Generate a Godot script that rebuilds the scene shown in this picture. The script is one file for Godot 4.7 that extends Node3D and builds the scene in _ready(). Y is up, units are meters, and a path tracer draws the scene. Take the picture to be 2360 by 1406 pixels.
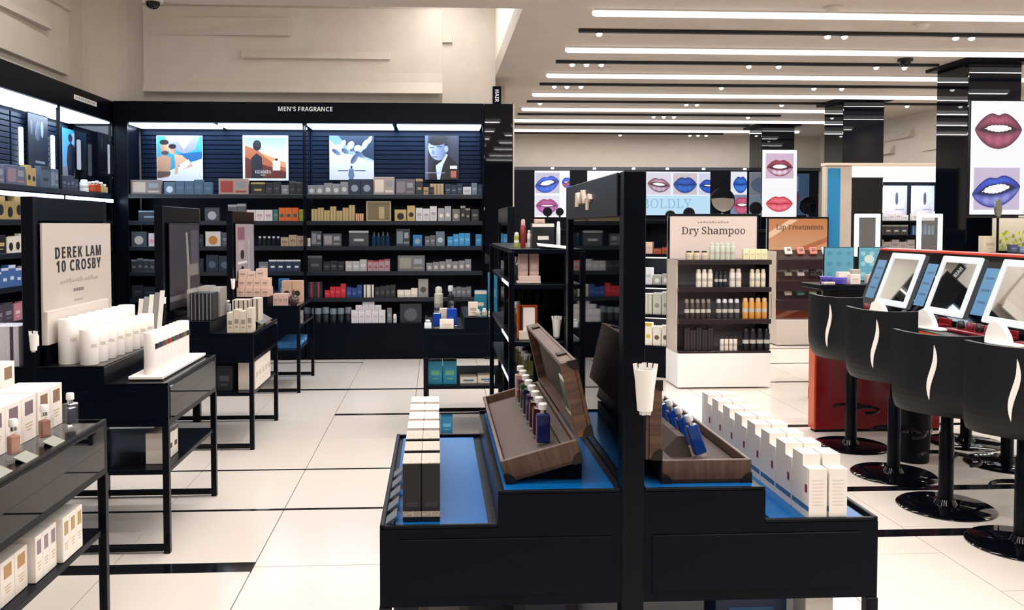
extends Node3D
# A cosmetics and perfume store. Units are metres, y is up, the camera looks along -z; d below is the distance along -z.

var used := {}
var mats := {}
var shapes := {}
var protos := {}
const ORD := ["first", "second", "third", "fourth", "fifth", "sixth", "seventh", "eighth", "ninth", "tenth", "eleventh", "twelfth"]
const NUM := ["no", "one", "two", "three", "four", "five", "six", "seven", "eight", "nine", "ten", "eleven", "twelve"]


# ---------------------------------------------------------------- geometry
class Geo:
	var v := PackedVector3Array()
	var n := PackedVector3Array()
	var t := PackedVector2Array()

	func tri(a: Vector3, b: Vector3, c: Vector3, na = null, nb = null, nc = null, ua := Vector2.ZERO, ub := Vector2.ZERO, uc := Vector2.ZERO) -> void:   # counter-clockwise from outside
		var f := (b - a).cross(c - a)
		if f.length() < 1e-12:
			return
		f = f.normalized()
		for e in [[a, na, ua], [c, nc, uc], [b, nb, ub]]:
			v.append(e[0])
			n.append(f if e[1] == null else e[1])
			t.append(e[2])

	func quad(a: Vector3, b: Vector3, c: Vector3, d: Vector3, r := Rect2(0, 0, 1, 1)) -> void:   # from outside: lower near, lower far, upper far, upper near
		var u0 := Vector2(r.position.x, r.end.y)
		var u1 := r.end
		var u2 := Vector2(r.end.x, r.position.y)
		tri(a, b, c, null, null, null, u0, u1, u2)
		tri(a, c, d, null, null, null, u0, u2, r.position)

	func face(p: Array, centre: Vector3) -> void:   # a flat piece of a convex solid, turned outwards
		var f: Vector3 = (p[1] - p[0]).cross(p[2] - p[0])
		var turn: bool = f.dot((p[0] + p[1] + p[2]) / 3.0 - centre) < 0
		for i in range(1, p.size() - 1):
			if turn:
				tri(p[0], p[i + 1], p[i])
			else:
				tri(p[0], p[i], p[i + 1])

	func box(c: Vector3, s: Vector3, ch := 0.0) -> void:
		var h := s / 2.0
		if ch <= 0.0:
			for k in 3:
				for q in [-1.0, 1.0]:
					var p := []
					for w in [[-1, -1], [1, -1], [1, 1], [-1, 1]]:
						var e := Vector3.ZERO
						e[k] = q * h[k]
						e[(k + 1) % 3] = w[0] * h[(k + 1) % 3]
						e[(k + 2) % 3] = w[1] * h[(k + 2) % 3]
						p.append(c + e)
					face(p, c)
			return
		var at := func(g: Vector3, k: int) -> Vector3:
			var e := g * (h - Vector3.ONE * ch)
			e[k] = g[k] * h[k]
			return c + e
		for k in 3:
			var k1 := (k + 1) % 3
			var k2 := (k + 2) % 3
			for q in [-1.0, 1.0]:
				var p := []
				for w in [[-1, -1], [1, -1], [1, 1], [-1, 1]]:
					var g := Vector3.ZERO
					g[k] = q
					g[k1] = w[0]
					g[k2] = w[1]
					p.append(at.call(g, k))
				face(p, c)
				for r in [-1.0, 1.0]:
					var g0 := Vector3.ZERO
					g0[k] = q
					g0[k1] = r
					g0[k2] = -1
					var g1 := g0
					g1[k2] = 1
					face([at.call(g0, k), at.call(g1, k), at.call(g1, k1), at.call(g0, k1)], c)
		for i in 8:
			var g := Vector3(1 if i & 1 else -1, 1 if i & 2 else -1, 1 if i & 4 else -1)
			face([at.call(g, 0), at.call(g, 1), at.call(g, 2)], c)

	func lathe(p: Array, seg := 16, sx := 1.0, sz := 1.0) -> void:   # profile of (radius, height), bottom first
		for i in p.size() - 1:
			var a: Vector2 = p[i]
			var b: Vector2 = p[i + 1]
			var dir := (b - a).normalized()
			var na := Vector2(dir.y, -dir.x)
			var nb := na
			if i > 0:
				var dp: Vector2 = (a - p[i - 1]).normalized()
				if dp.dot(dir) > 0.75:
					na = (na + Vector2(dp.y, -dp.x)).normalized()
			if i < p.size() - 2:
				var dn: Vector2 = (p[i + 2] - b).normalized()
				if dn.dot(dir) > 0.75:
					nb = (nb + Vector2(dn.y, -dn.x)).normalized()
			for s in seg:
				var w0 := TAU * s / seg
				var w1 := TAU * (s + 1) / seg
				var e := func(q: Vector2, w: float) -> Vector3: return Vector3(q.x * cos(w) * sx, q.y, -q.x * sin(w) * sz)
				var m := func(q: Vector2, w: float) -> Vector3: return Vector3(q.x * cos(w) / sx, q.y, -q.x * sin(w) / sz).normalized()
				var a0: Vector3 = e.call(a, w0)
				var a1: Vector3 = e.call(a, w1)
				var b0: Vector3 = e.call(b, w0)
				var b1: Vector3 = e.call(b, w1)
				if a.x > 1e-6:
					tri(a0, a1, b1, m.call(na, w0), m.call(na, w1), m.call(nb, w1))
				if b.x > 1e-6:
					tri(a0, b1, b0, m.call(na, w0), m.call(nb, w1), m.call(nb, w0))

	func prism(p: PackedVector2Array, z0: float, z1: float) -> void:   # outline in x, y; from z0 to z1
		if Geometry2D.is_polygon_clockwise(p) == false:
			p = p.duplicate()
		else:
			p = p.duplicate()
			p.reverse()
		var area := 0.0
		for i in p.size():
			area += p[i].cross(p[(i + 1) % p.size()])
		if area < 0:
			p.reverse()
		var ix := Geometry2D.triangulate_polygon(p)
		for i in range(0, ix.size(), 3):
			var a := p[ix[i]]
			var b := p[ix[i + 1]]
			var c := p[ix[i + 2]]
			if (b - a).cross(c - a) < 0:
				var k := b
				b = c
				c = k
			tri(Vector3(a.x, a.y, z1), Vector3(b.x, b.y, z1), Vector3(c.x, c.y, z1))
			tri(Vector3(a.x, a.y, z0), Vector3(c.x, c.y, z0), Vector3(b.x, b.y, z0))
		for i in p.size():
			var a := p[i]
			var b := p[(i + 1) % p.size()]
			quad(Vector3(a.x, a.y, z1), Vector3(a.x, a.y, z0), Vector3(b.x, b.y, z0), Vector3(b.x, b.y, z1))

	func tube(path: Array, r: float, seg := 8) -> void:
		var ring := []
		for i in path.size():
			var d: Vector3 = (path[mini(i + 1, path.size() - 1)] - path[maxi(i - 1, 0)]).normalized()
			var s := d.cross(Vector3.UP if absf(d.y) < 0.9 else Vector3.RIGHT).normalized()
			var u := s.cross(d)
			var one := []
			for k in seg:
				var o := s * cos(TAU * k / seg) + u * sin(TAU * k / seg)
				one.append([path[i] + o * r, o])
			ring.append(one)
		for i in path.size() - 1:
			for k in seg:
				var a = ring[i][k]
				var b = ring[i][(k + 1) % seg]
				var c = ring[i + 1][(k + 1) % seg]
				var d = ring[i + 1][k]
				tri(a[0], c[0], b[0], a[1], c[1], b[1])
				tri(a[0], d[0], c[0], a[1], d[1], c[1])
		for k in range(1, seg - 1):
			tri(ring[0][0][0], ring[0][k][0], ring[0][k + 1][0])
			tri(ring[-1][0][0], ring[-1][k + 1][0], ring[-1][k][0])

	func done() -> ArrayMesh:
		var a := []
		a.resize(Mesh.ARRAY_MAX)
		a[Mesh.ARRAY_VERTEX] = v
		a[Mesh.ARRAY_NORMAL] = n
		a[Mesh.ARRAY_TEX_UV] = t
		var m := ArrayMesh.new()
		m.add_surface_from_arrays(Mesh.PRIMITIVE_TRIANGLES, a)
		return m


func box_mesh(s: Vector3, ch := 0.002) -> ArrayMesh:
	var key := "b%.4f,%.4f,%.4f,%.4f" % [s.x, s.y, s.z, ch]
	if not shapes.has(key):
		var g := Geo.new()
		g.box(Vector3.ZERO, s, ch)
		shapes[key] = g.done()
	return shapes[key]


func lathe_mesh(p: Array, seg := 16, sx := 1.0, sz := 1.0) -> ArrayMesh:
	var key := "l%s,%d,%f,%f" % [str(p), seg, sx, sz]
	if not shapes.has(key):
		var g := Geo.new()
		g.lathe(p, seg, sx, sz)
		shapes[key] = g.done()
	return shapes[key]


func prism_mesh(p: PackedVector2Array, z0: float, z1: float) -> ArrayMesh:
	var g := Geo.new()
	g.prism(p, z0, z1)
	return g.done()


func sheet_mesh(w: float, h: float) -> ArrayMesh:   # the printed face of a poster or screen, towards +z
	var key := "s%.4f,%.4f" % [w, h]
	if not shapes.has(key):
		var g := Geo.new()
		g.quad(Vector3(-w / 2, -h / 2, 0), Vector3(w / 2, -h / 2, 0), Vector3(w / 2, h / 2, 0), Vector3(-w / 2, h / 2, 0))
		shapes[key] = g.done()
	return shapes[key]


func text_mesh(s: String, size: float, serif := false, bold := false, depth := 0.004, spread := 0) -> TextMesh:
	var f := SystemFont.new()
	f.font_names = PackedStringArray(["Droid Serif" if serif else "Droid Sans"])
	f.font_weight = 700 if bold else 400
	var m := TextMesh.new()
	m.text = s
	if spread:
		var fv := FontVariation.new()
		fv.base_font = f
		fv.spacing_glyph = spread
		m.font = fv
	else:
		m.font = f
	m.font_size = 48
	m.pixel_size = size / 48.0
	m.depth = depth
	return m


# ---------------------------------------------------------------- materials
func mat(key: String, c: String, rough := 0.5, metal := 0.0, spec := 0.5) -> StandardMaterial3D:
	if not mats.has(key):
		var m := StandardMaterial3D.new()
		m.resource_name = key
		m.albedo_color = Color(c)
		m.roughness = rough
		m.metallic = metal
		m.metallic_specular = spec
		mats[key] = m
	return mats[key]


func card(c: String) -> StandardMaterial3D:   # printed carton
	return mat("carton_" + c, c, 0.42)


func glow(key: String, c: String, e: float) -> StandardMaterial3D:
	if not mats.has(key):
		var m := mat(key, "101010", 0.5)
		m.emission_enabled = true
		m.emission = Color(c)
		m.emission_energy_multiplier = e
	return mats[key]


func glass(key: String, c: String, a: float) -> StandardMaterial3D:
	if not mats.has(key):
		var m := mat(key, c, 0.05)
		m.transparency = BaseMaterial3D.TRANSPARENCY_ALPHA
		m.albedo_color.a = a
	return mats[key]


func grain(key: String, dark: String, light: String, scale: Vector3, rough: float, freq := 0.02, seed_ := 3) -> StandardMaterial3D:
	if not mats.has(key):
		var f := FastNoiseLite.new()
		f.noise_type = FastNoiseLite.TYPE_SIMPLEX_SMOOTH
		f.seed = seed_
		f.frequency = freq
		f.fractal_octaves = 5
		var r := Gradient.new()
		r.set_color(0, Color(dark))
		r.set_color(1, Color(light))
		var t := NoiseTexture2D.new()
		t.width = 512
		t.height = 512
		t.seamless = true
		t.noise = f
		t.color_ramp = r
		var m := mat(key, "ffffff", rough)
		m.albedo_texture = t
		m.uv1_triplanar = true
		m.uv1_scale = scale
	return mats[key]


func printed(key: String, im: Image, rough := 0.4, e := 0.0) -> StandardMaterial3D:
	if not mats.has(key):
		var m := StandardMaterial3D.new()
		m.resource_name = key
		m.roughness = rough
		m.texture_repeat = false
		var t := ImageTexture.create_from_image(im)
		if e > 0.0:
			m.albedo_color = Color("0a0a0c")
			m.emission_enabled = true
			m.emission = Color.WHITE
			m.emission_operator = BaseMaterial3D.EMISSION_OP_MULTIPLY
			m.emission_texture = t
			m.emission_energy_multiplier = e
		else:
			m.albedo_texture = t
		mats[key] = m
	return mats[key]


# ---------------------------------------------------------------- flat print
func paper(w: int, h: int, c: String) -> Image:
	var im := Image.create_empty(w, h, false, Image.FORMAT_RGB8)
	im.fill(Color(c))
	return im


func blend(im: Image, r: Rect2, top: String, low: String) -> void:
	var a := Color(top)
	var b := Color(low)
	for y in range(int(r.position.y), int(r.end.y)):
		im.fill_rect(Rect2i(int(r.position.x), y, int(r.size.x), 1), a.lerp(b, (y - r.position.y) / r.size.y))


func disc(im: Image, cx: float, cy: float, rx: float, ry: float, c: String, turn := 0.0, side := "") -> void:
	var m := maxf(rx, ry)
	var a := Color(c)
	var b := Color(side) if side else a
	for y in range(maxi(0, int(cy - m)), mini(im.get_height(), int(cy + m) + 1)):
		for x in range(maxi(0, int(cx - m)), mini(im.get_width(), int(cx + m) + 1)):
			var q := Vector2(x - cx, y - cy).rotated(-turn)
			if (q.x / rx) ** 2 + (q.y / ry) ** 2 < 1.0:
				im.set_pixel(x, y, a.lerp(b, clampf(q.x / rx * 0.5 + 0.5, 0, 1)))


func poly(im: Image, p: Array, c: String) -> void:
	var q := PackedVector2Array()
	for i in range(0, p.size(), 2):
		q.append(Vector2(p[i], p[i + 1]))
	var lo := q[0]
	var hi := q[0]
	for e in q:
		lo = lo.min(e)
		hi = hi.max(e)
	for y in range(maxi(0, int(lo.y)), mini(im.get_height(), int(hi.y) + 1)):
		for x in range(maxi(0, int(lo.x)), mini(im.get_width(), int(hi.x) + 1)):
			if Geometry2D.is_point_in_polygon(Vector2(x + 0.5, y + 0.5), q):
				im.set_pixel(x, y, Color(c))


func lips(im: Image, cx: float, cy: float, rx: float, ry: float, dark: String, light: String, open := 0.0, skew := 0.0, low := "") -> void:
	var d := Color(dark)
	var l := Color(light)
	var l2 := Color(low) if low else l
	for x in range(maxi(0, int(cx - rx)), mini(im.get_width(), int(cx + rx) + 1)):
		var u := (x - cx) / rx
		var w := 1.0 - u * u
		if w <= 0.0:
			continue
		var yu := -ry * (0.85 * pow(w, 0.85) - 0.17 * exp(-pow(u / 0.2, 2.0)))
		var yl := ry * 0.95 * pow(w, 0.75)
		var v2 := maxf(0.0, 1.0 - pow(u / 0.84, 2.0))
		var i1 := -ry * (open * 0.52 * v2 - 0.03 * cos(u * 7.0) * w)
		var i2 := ry * (open * 0.26 * v2 + 0.05 * w)
		if open <= 0.0:
			i2 = i1 + 0.06 * ry * w
		var off := cy + skew * u * ry
		for y in range(maxi(0, int(off + yu)), mini(im.get_height(), int(off + yl) + 1)):
			var q := y - off
			var c: Color
			if q < i1:
				var k := (q - yu) / maxf(i1 - yu, 1.0)
				c = d.lerp(l, clampf(1.15 * sin(PI * clampf(k * 0.9, 0, 1)) * (0.9 + 0.1 * sin(u * 40.0)) * w, 0, 1))
			elif q < i2:
				var k := (q - i1) / maxf(i2 - i1, 1.0)
				c = Color("fdfdff") if open > 0.0 and pow(u / 0.56, 2.0) + pow((k - 0.45) / 0.4, 2.0) < 1.0 + 0.12 * sin(u * 40.0) else Color(dark).darkened(0.45)
			else:
				var k := (q - i2) / maxf(yl - i2, 1.0)
				c = d.lerp(l2, clampf(1.25 * sin(PI * clampf(k * 0.95 + 0.05, 0, 1)) * (0.86 + 0.14 * cos(u * 15.0)) * sqrt(w), 0, 1))
			im.set_pixel(x, y, c)


# ---------------------------------------------------------------- nodes
func numbered(called: String) -> String:
	used[called] = used.get(called, -1) + 1
	return called if used[called] == 0 else "%s_%03d" % [called, used[called]]


func tag(o: Node3D, label: String, category: String, group := "") -> Node3D:
	o.set_meta("label", label)
	o.set_meta("category", category)
	if group:
		o.set_meta("group", group)
	return o


func thing(called: String, label: String, category: String, at := Vector3.ZERO, yaw := 0.0, group := "") -> Node3D:
	var o := Node3D.new()
	o.name = numbered(called)
	add_child(o)
	o.position = at
	o.rotation_degrees.y = yaw
	return tag(o, label, category, group)


func part(parent: Node, called: String, m: Mesh, material: Material, at := Vector3.ZERO, turn := Vector3.ZERO) -> MeshInstance3D:
	var o := MeshInstance3D.new()
	o.name = called
	o.mesh = m
	o.material_override = material
	o.position = at
	o.rotation_degrees = turn
	parent.add_child(o, true)
	return o


func boxp(parent: Node, called: String, lo: Vector3, hi: Vector3, material: Material, ch := 0.002) -> MeshInstance3D:   # a box between two corners
	var a := lo.min(hi)
	var b := lo.max(hi)
	return part(parent, called, box_mesh(b - a, minf(ch, 0.3 * minf(b.x - a.x, minf(b.y - a.y, b.z - a.z)))), material, (a + b) / 2.0)


func struct(called: String, m: Mesh, material: Material, at := Vector3.ZERO) -> MeshInstance3D:
	var o := part(self, numbered(called), m, material, at)
	o.set_meta("kind", "structure")
	return o


func struct_box(called: String, lo: Vector3, hi: Vector3, material: Material) -> MeshInstance3D:
	var o := boxp(self, numbered(called), lo, hi, material, 0.0)
	o.set_meta("kind", "structure")
	return o


func place(key: String, label: String, at: Vector3, yaw := 0.0, group := "") -> Node3D:   # a copy of a model made once
	var o: Node3D = protos[key].duplicate()
	o.name = numbered(str(protos[key].name))
	add_child(o)
	o.position = at
	o.rotation_degrees.y = yaw
	o.set_meta("label", label)
	if group:
		o.set_meta("group", group)
	return o


func model(key: String, called: String, category: String) -> Node3D:
	var o := Node3D.new()
	o.name = called
	o.set_meta("category", category)
	protos[key] = o
	return o


# ---------------------------------------------------------------- goods; every one stands on its origin and faces +z
func carton(s: Vector3, body: String, plate: String, style := "band") -> String:
	var key := "carton %s %s %s %s" % [s, body, plate, style]
	if protos.has(key):
		return key
	var o := model(key, {"set": "gift_box", "frame": "gift_box"}.get(style, "perfume_box"), "perfume box")
	part(o, "carton", box_mesh(s, 0.0015), card(body), Vector3(0, s.y / 2, 0))
	var f := s.z / 2 + 0.0004
	var pm := card(plate)
	match style:
		"band":
			part(o, "label", box_mesh(Vector3(s.x * 0.62, s.y * 0.2, 0.001), 0.0), pm, Vector3(0, s.y * 0.5, f))
			part(o, "label", box_mesh(Vector3(s.x * 0.4, s.y * 0.05, 0.001), 0.0), pm, Vector3(0, s.y * 0.25, f))
		"dot":
			var g := Geo.new()
			g.lathe([Vector2(0, 0), Vector2(s.x * 0.3, 0), Vector2(s.x * 0.3, 0.001), Vector2(0, 0.001)], 14)
			part(o, "label", g.done(), pm, Vector3(0, s.y * 0.42, f), Vector3(90, 0, 0))
		"top":
			part(o, "label", box_mesh(Vector3(s.x, s.y * 0.14, 0.001), 0.0), pm, Vector3(0, s.y * 0.92, f))
			part(o, "label", box_mesh(Vector3(s.x * 0.5, s.y * 0.16, 0.001), 0.0), pm, Vector3(0, s.y * 0.4, f))
		"stripe":
			for k in 2:
				part(o, "label", box_mesh(Vector3(s.x * 0.12, s.y * 0.98, 0.001), 0.0), pm, Vector3((k - 0.5) * s.x * 0.5, s.y * 0.5, f))
		"set":
			part(o, "window", box_mesh(Vector3(s.x * 0.42, s.y * 0.7, 0.001), 0.0), pm, Vector3(-s.x * 0.22, s.y * 0.5, f))
			part(o, "label", box_mesh(Vector3(s.x * 0.3, s.y * 0.32, 0.001), 0.0), card("8b9098"), Vector3(s.x * 0.25, s.y * 0.62, f))
			part(o, "label", box_mesh(Vector3(s.x * 0.36, s.y * 0.12, 0.001), 0.0), pm, Vector3(s.x * 0.25, s.y * 0.2, f))
		"frame":
			for k in [-1, 1]:
				part(o, "border", box_mesh(Vector3(s.x * 0.05, s.y, 0.002), 0.0), pm, Vector3(k * s.x * 0.475, s.y / 2, f))
				part(o, "border", box_mesh(Vector3(s.x * 0.9, s.y * 0.06, 0.002), 0.0), pm, Vector3(0, s.y * (0.5 + k * 0.47), f))
			part(o, "bottle", box_mesh(Vector3(s.x * 0.22, s.y * 0.6, 0.002), 0.0), pm, Vector3(s.x * 0.12, s.y * 0.42, f))
		"window":
			part(o, "label", box_mesh(Vector3(s.x * 0.56, s.y * 0.3, 0.001), 0.0), pm, Vector3(0, s.y * 0.74, f))
			for k in 3:
				part(o, "print", box_mesh(Vector3(s.x * (0.5 - 0.1 * k), s.y * 0.025, 0.001), 0.0), card("c9b48f"), Vector3(0, s.y * (0.4 - 0.07 * k), f))
	return key


func bottle(w: float, h: float, dp: float, liquid: String, cap: String, neck := 0.16, fill := 0.93) -> String:
	var key := "bottle %f %f %f %s %s %f" % [w, h, dp, liquid, cap, fill]
	if protos.has(key):
		return key
	var o := model(key, "perfume_bottle", "perfume bottle")
	var body := h * (1.0 - neck - 0.14)
	var gm := glass("clear_glass", "eef2f6", 0.04)
	if fill > 0.9:      # a dark tinted flask on a clear foot
		part(o, "flask", box_mesh(Vector3(w, body * 0.9, dp), minf(w, dp) * 0.12), mat("liquid_" + liquid, liquid, 0.08, 0.0, 0.4), Vector3(0, body * 0.55, 0))
		part(o, "glass_foot", box_mesh(Vector3(w, body * 0.1, dp), 0.001), gm, Vector3(0, body * 0.05, 0))
	else:
		part(o, "glass", box_mesh(Vector3(w, body, dp), minf(w, dp) * 0.12), gm, Vector3(0, body / 2, 0))
		part(o, "perfume", box_mesh(Vector3(w * fill, body * (fill - 0.05), dp * fill), minf(w, dp) * 0.1), mat("liquid_" + liquid, liquid, 0.12), Vector3(0, body * 0.5, 0))
	part(o, "collar", lathe_mesh([Vector2(0, 0), Vector2(w * 0.2, 0), Vector2(w * 0.2, h * 0.14), Vector2(0, h * 0.14)], 14), mat("silver", "c8ccd2", 0.2, 1.0), Vector3(0, body, 0))
	var r := minf(w, dp) * 0.42
	part(o, "cap", lathe_mesh([Vector2(0, 0), Vector2(r, 0), Vector2(r, h * neck * 0.85), Vector2(r * 0.8, h * neck), Vector2(0, h * neck)], 16), mat("cap_" + cap, cap, 0.25), Vector3(0, body + h * 0.1, 0))
	return key


func can(r: float, h: float, body: String, cap: String, label: String, called := "spray_can") -> String:
	var key := "can %f %f %s %s %s" % [r, h, body, cap, called]
	if protos.has(key):
		return key
	var o := model(key, called, "hair spray" if called == "spray_can" else "toiletry")
	var b := h * 0.76
	part(o, "can", lathe_mesh([Vector2(0, 0), Vector2(r * 0.96, 0), Vector2(r, h * 0.02), Vector2(r, b), Vector2(r * 0.8, b + h * 0.03), Vector2(0, b + h * 0.03)], 16), card(body), Vector3.ZERO)
	part(o, "cap", lathe_mesh([Vector2(r * 0.8, 0), Vector2(r * 0.8, h * 0.13), Vector2(r * 0.62, h * 0.19), Vector2(0, h * 0.21)], 16), card(cap), Vector3(0, b + h * 0.03, 0))
	part(o, "label", lathe_mesh([Vector2(r * 1.01, 0), Vector2(r * 1.01, h * 0.18)], 16), card(label), Vector3(0, h * 0.3, 0))
	return key


func jar(r: float, h: float, body: String, lid: String) -> String:
	var key := "jar %f %f %s %s" % [r, h, body, lid]
	if protos.has(key):
		return key
	var o := model(key, "cream_jar", "cream jar")
	part(o, "jar", lathe_mesh([Vector2(0, 0), Vector2(r * 0.9, 0), Vector2(r, h * 0.08), Vector2(r, h * 0.6), Vector2(0, h * 0.6)], 18), mat("jar_" + body, body, 0.15))
	part(o, "lid", lathe_mesh([Vector2(0, 0), Vector2(r * 1.04, 0), Vector2(r * 1.04, h * 0.36), Vector2(r * 0.98, h * 0.4), Vector2(0, h * 0.4)], 18), mat("lid_" + lid, lid, 0.25), Vector3(0, h * 0.6, 0))
	return key


# a run of like goods along x on a shelf: heights are given in metres and repeat
func run(desc: String, where: String, end: String, y: float, front: float, x0: float, x1: float, n: int, hs: Array, body: String, plate: String, style := "band", dp := 0.06) -> void:
	var w := (x1 - x0) / n
	for i in n:
		var h: float = hs[i % hs.size()]
		var key := ""
		if style == "bottle":
			key = bottle(w * 0.82, h, minf(w * 0.7, dp), body, plate)
		elif style == "can":
			key = can(w * 0.44, h, body, plate, "b9b4ac")
		elif style == "jar":
			key = jar(w * 0.45, h, body, plate)
		else:
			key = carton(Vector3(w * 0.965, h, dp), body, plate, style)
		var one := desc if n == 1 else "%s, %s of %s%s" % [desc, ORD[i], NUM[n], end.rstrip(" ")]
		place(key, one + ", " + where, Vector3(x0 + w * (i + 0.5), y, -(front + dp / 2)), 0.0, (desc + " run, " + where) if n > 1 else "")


# the same along d, facing the aisle (yaw 90 looks along +x)
func run_d(desc: String, where: String, end: String, y: float, x_face: float, d0: float, d1: float, n: int, hs: Array, body: String, plate: String, style := "band", dp := 0.06, yaw := 90.0) -> void:
	var w := (d1 - d0) / n
	for i in n:
		var h: float = hs[i % hs.size()]
		var key := ""
		if style == "bottle":
			key = bottle(w * 0.82, h, minf(w * 0.7, dp), body, plate)
		elif style == "can":
			key = can(w * 0.44, h, body, plate, "b9b4ac", "product_tube")
		elif style == "jar":
			key = jar(w * 0.45, h, body, plate)
		else:
			key = carton(Vector3(w * 0.965, h, dp), body, plate, style)
		var one := desc if n == 1 else "%s, %s of %s%s" % [desc, ORD[i], NUM[n], end.rstrip(" ")]
		place(key, one + ", " + where, Vector3(x_face - sin(deg_to_rad(yaw)) * dp / 2, y, -(d0 + w * (i + 0.5))), yaw, (desc + " run, " + where) if n > 1 else "")


# ---------------------------------------------------------------- the scene
func _ready() -> void:
	var cam := Camera3D.new()
	cam.name = "camera"
	cam.position = Vector3(0, 1.55, 0)
	cam.rotation_degrees = Vector3(-2.0, -3.0, 0)
	cam.near = 0.05
	cam.far = 60.0
	cam.projection = Camera3D.PROJECTION_FRUSTUM     # the photograph is a crop: its lens axis is off centre
	cam.size = 0.703 * cam.near
	cam.frustum_offset = Vector2(0.03506, -0.05658) * cam.near
	add_child(cam)
	cam.make_current()
	var we := WorldEnvironment.new()
	we.name = "environment"
	var e := Environment.new()
	e.background_mode = Environment.BG_COLOR
	e.background_color = Color("05070c")
	e.tonemap_mode = Environment.TONE_MAPPER_LINEAR
	e.tonemap_exposure = 0.95
	e.sdfgi_enabled = true
	e.ssao_enabled = true
	e.ssil_enabled = true
	we.environment = e
	add_child(we)
	ceiling_lights(STRIP_E)
	palette()
	shell()
	men_wall()
	side_wall()
	gondolas()
	near_stock()
	island_stock()
	centre()
	right_side()
	far_side()


const STRIP_E := 6.6
const WARM := "fffaf6"
const COOL := "d3e6ff"


func area(called: String, at: Vector3, turn: Vector3, size: Vector2, c: String, energy: float, parent: Node = self) -> void:
	var l := AreaLight3D.new()
	l.name = called
	l.area_size = size
	l.light_color = Color(c)
	l.light_energy = energy
	l.area_range = 30.0
	l.area_attenuation = 2.0
	l.shadow_enabled = true
	l.position = at
	l.rotation_degrees = turn
	parent.add_child(l, true)


func ceiling_lights(energy: float) -> void:
	var bar := glow("light_bar", WARM, 1.7)
	var rows := [6.91, 8.36, 9.79, 11.22, 12.62, 13.97, 15.4]
	var names := ["first", "second", "third", "fourth", "fifth", "sixth", "seventh"]
	for i in rows.size():
		var x1: float = 6.55 if i >= 4 else 7.2
		var t := thing("ceiling_light", "long white ceiling light bar, %s of seven counted from the void towards the lip screens" % names[i], "ceiling light", Vector3(1.24, 3.27, -rows[i]), 0.0, "parallel white ceiling bars")
		lightbar(t, x1 - 1.24, bar, energy)
	for d in [5.48, 4.03, 2.6, 1.1, -0.6, -2.0]:      # the same bars go on over and behind the camera
		var t := thing("ceiling_light", "long white ceiling light bar out of the picture, %.1f metres ahead of the camera" % d, "ceiling light", Vector3(1.24, 3.27, -d), 0.0, "bars above the camera")
		lightbar(t, 5.96, bar, energy * 1.1)
	for d in [6.05, 4.7, 3.35, 2.0, 0.6]:
		var t := thing("ceiling_light", "short white ceiling light bar over the fragrance aisle, %.1f metres ahead of the camera" % d, "ceiling light", Vector3(-1.75, 3.27, -d), 0.0, "short bars above the aisle")
		lightbar(t, 2.8, bar, energy * 1.25)
	var tracks := [7.6, 9.05, 10.48, 11.94, 13.3, 14.66, 16.0]
	var spots := [[1.43, 3.475, 3.63, 4.648, 4.795], [1.42, 1.569, 1.726, 3.295, 3.614, 4.673, 4.98], [1.429, 1.581, 1.753, 3.477, 4.63, 4.978], [1.43, 3.47, 3.62, 4.817, 6.618], [3.354, 3.514, 3.673, 4.838], [], [3.408, 4.721, 4.875, 5.03]]
	var black := mat("track_black", "0c0c0e", 0.4)
	for i in tracks.size():
		var t := thing("light_track", "thin black ceiling track holding small spots, %s counted from the void" % names[i], "light track", Vector3(0, 3.27, -tracks[i]))
		var x1: float = 7.2 if i in [0, 2, 3] else 5.35
		boxp(t, "track", Vector3(1.25, -0.03, -0.025), Vector3(x1, 0, 0.025), black)
		for x in spots[i]:
			var s := thing("spotlight", "small round white spotlight, %s along the %s black ceiling track from its fragrance end" % [ORD[spots[i].find(x)], names[i]], "spotlight", Vector3(x, 3.245, -tracks[i]), 0.0, "spots on the %s track" % names[i])
			part(s, "housing", lathe_mesh([Vector2(0, -0.014), Vector2(0.03, -0.014), Vector2(0.03, 0), Vector2(0, 0)], 14), black)
			part(s, "lens", lathe_mesh([Vector2(0, -0.04), Vector2(0.014, -0.037), Vector2(0.024, -0.028), Vector2(0.028, -0.0142), Vector2(0, -0.0142)], 14), glow("spot_lens", "ffffff", 8.0))
			var l := SpotLight3D.new()
			l.name = "beam"
			l.position = Vector3(0, -0.05, 0)
			l.rotation_degrees = Vector3(-90, 0, 0)
			l.spot_angle = 38
			l.light_color = Color("fff0dd")
			l.light_energy = 0.35
			l.spot_range = 12
			l.spot_attenuation = 2
			l.light_size = 0.03
			l.shadow_enabled = true
			s.add_child(l)


func lightbar(t: Node3D, length: float, m: Material, energy: float) -> void:
	var r := 0.028
	var p := [Vector2(0, 0), Vector2(r * 0.6, r * 0.2), Vector2(r, r), Vector2(r, length - r), Vector2(r * 0.6, length - r * 0.2), Vector2(0, length)]
	part(t, "diffuser", lathe_mesh(p, 12), m, Vector3(0, -0.03, 0), Vector3(0, 0, -90))
	boxp(t, "channel", Vector3(0.02, -0.014, -0.02), Vector3(length - 0.02, 0, 0.02), mat("channel", "d8d4cc", 0.5))
	area("lamp", Vector3(length / 2, -0.065, 0), Vector3(-90, 0, 0), Vector2(length - 0.06, 0.05), WARM, energy * length / 5.7, t)


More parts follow.
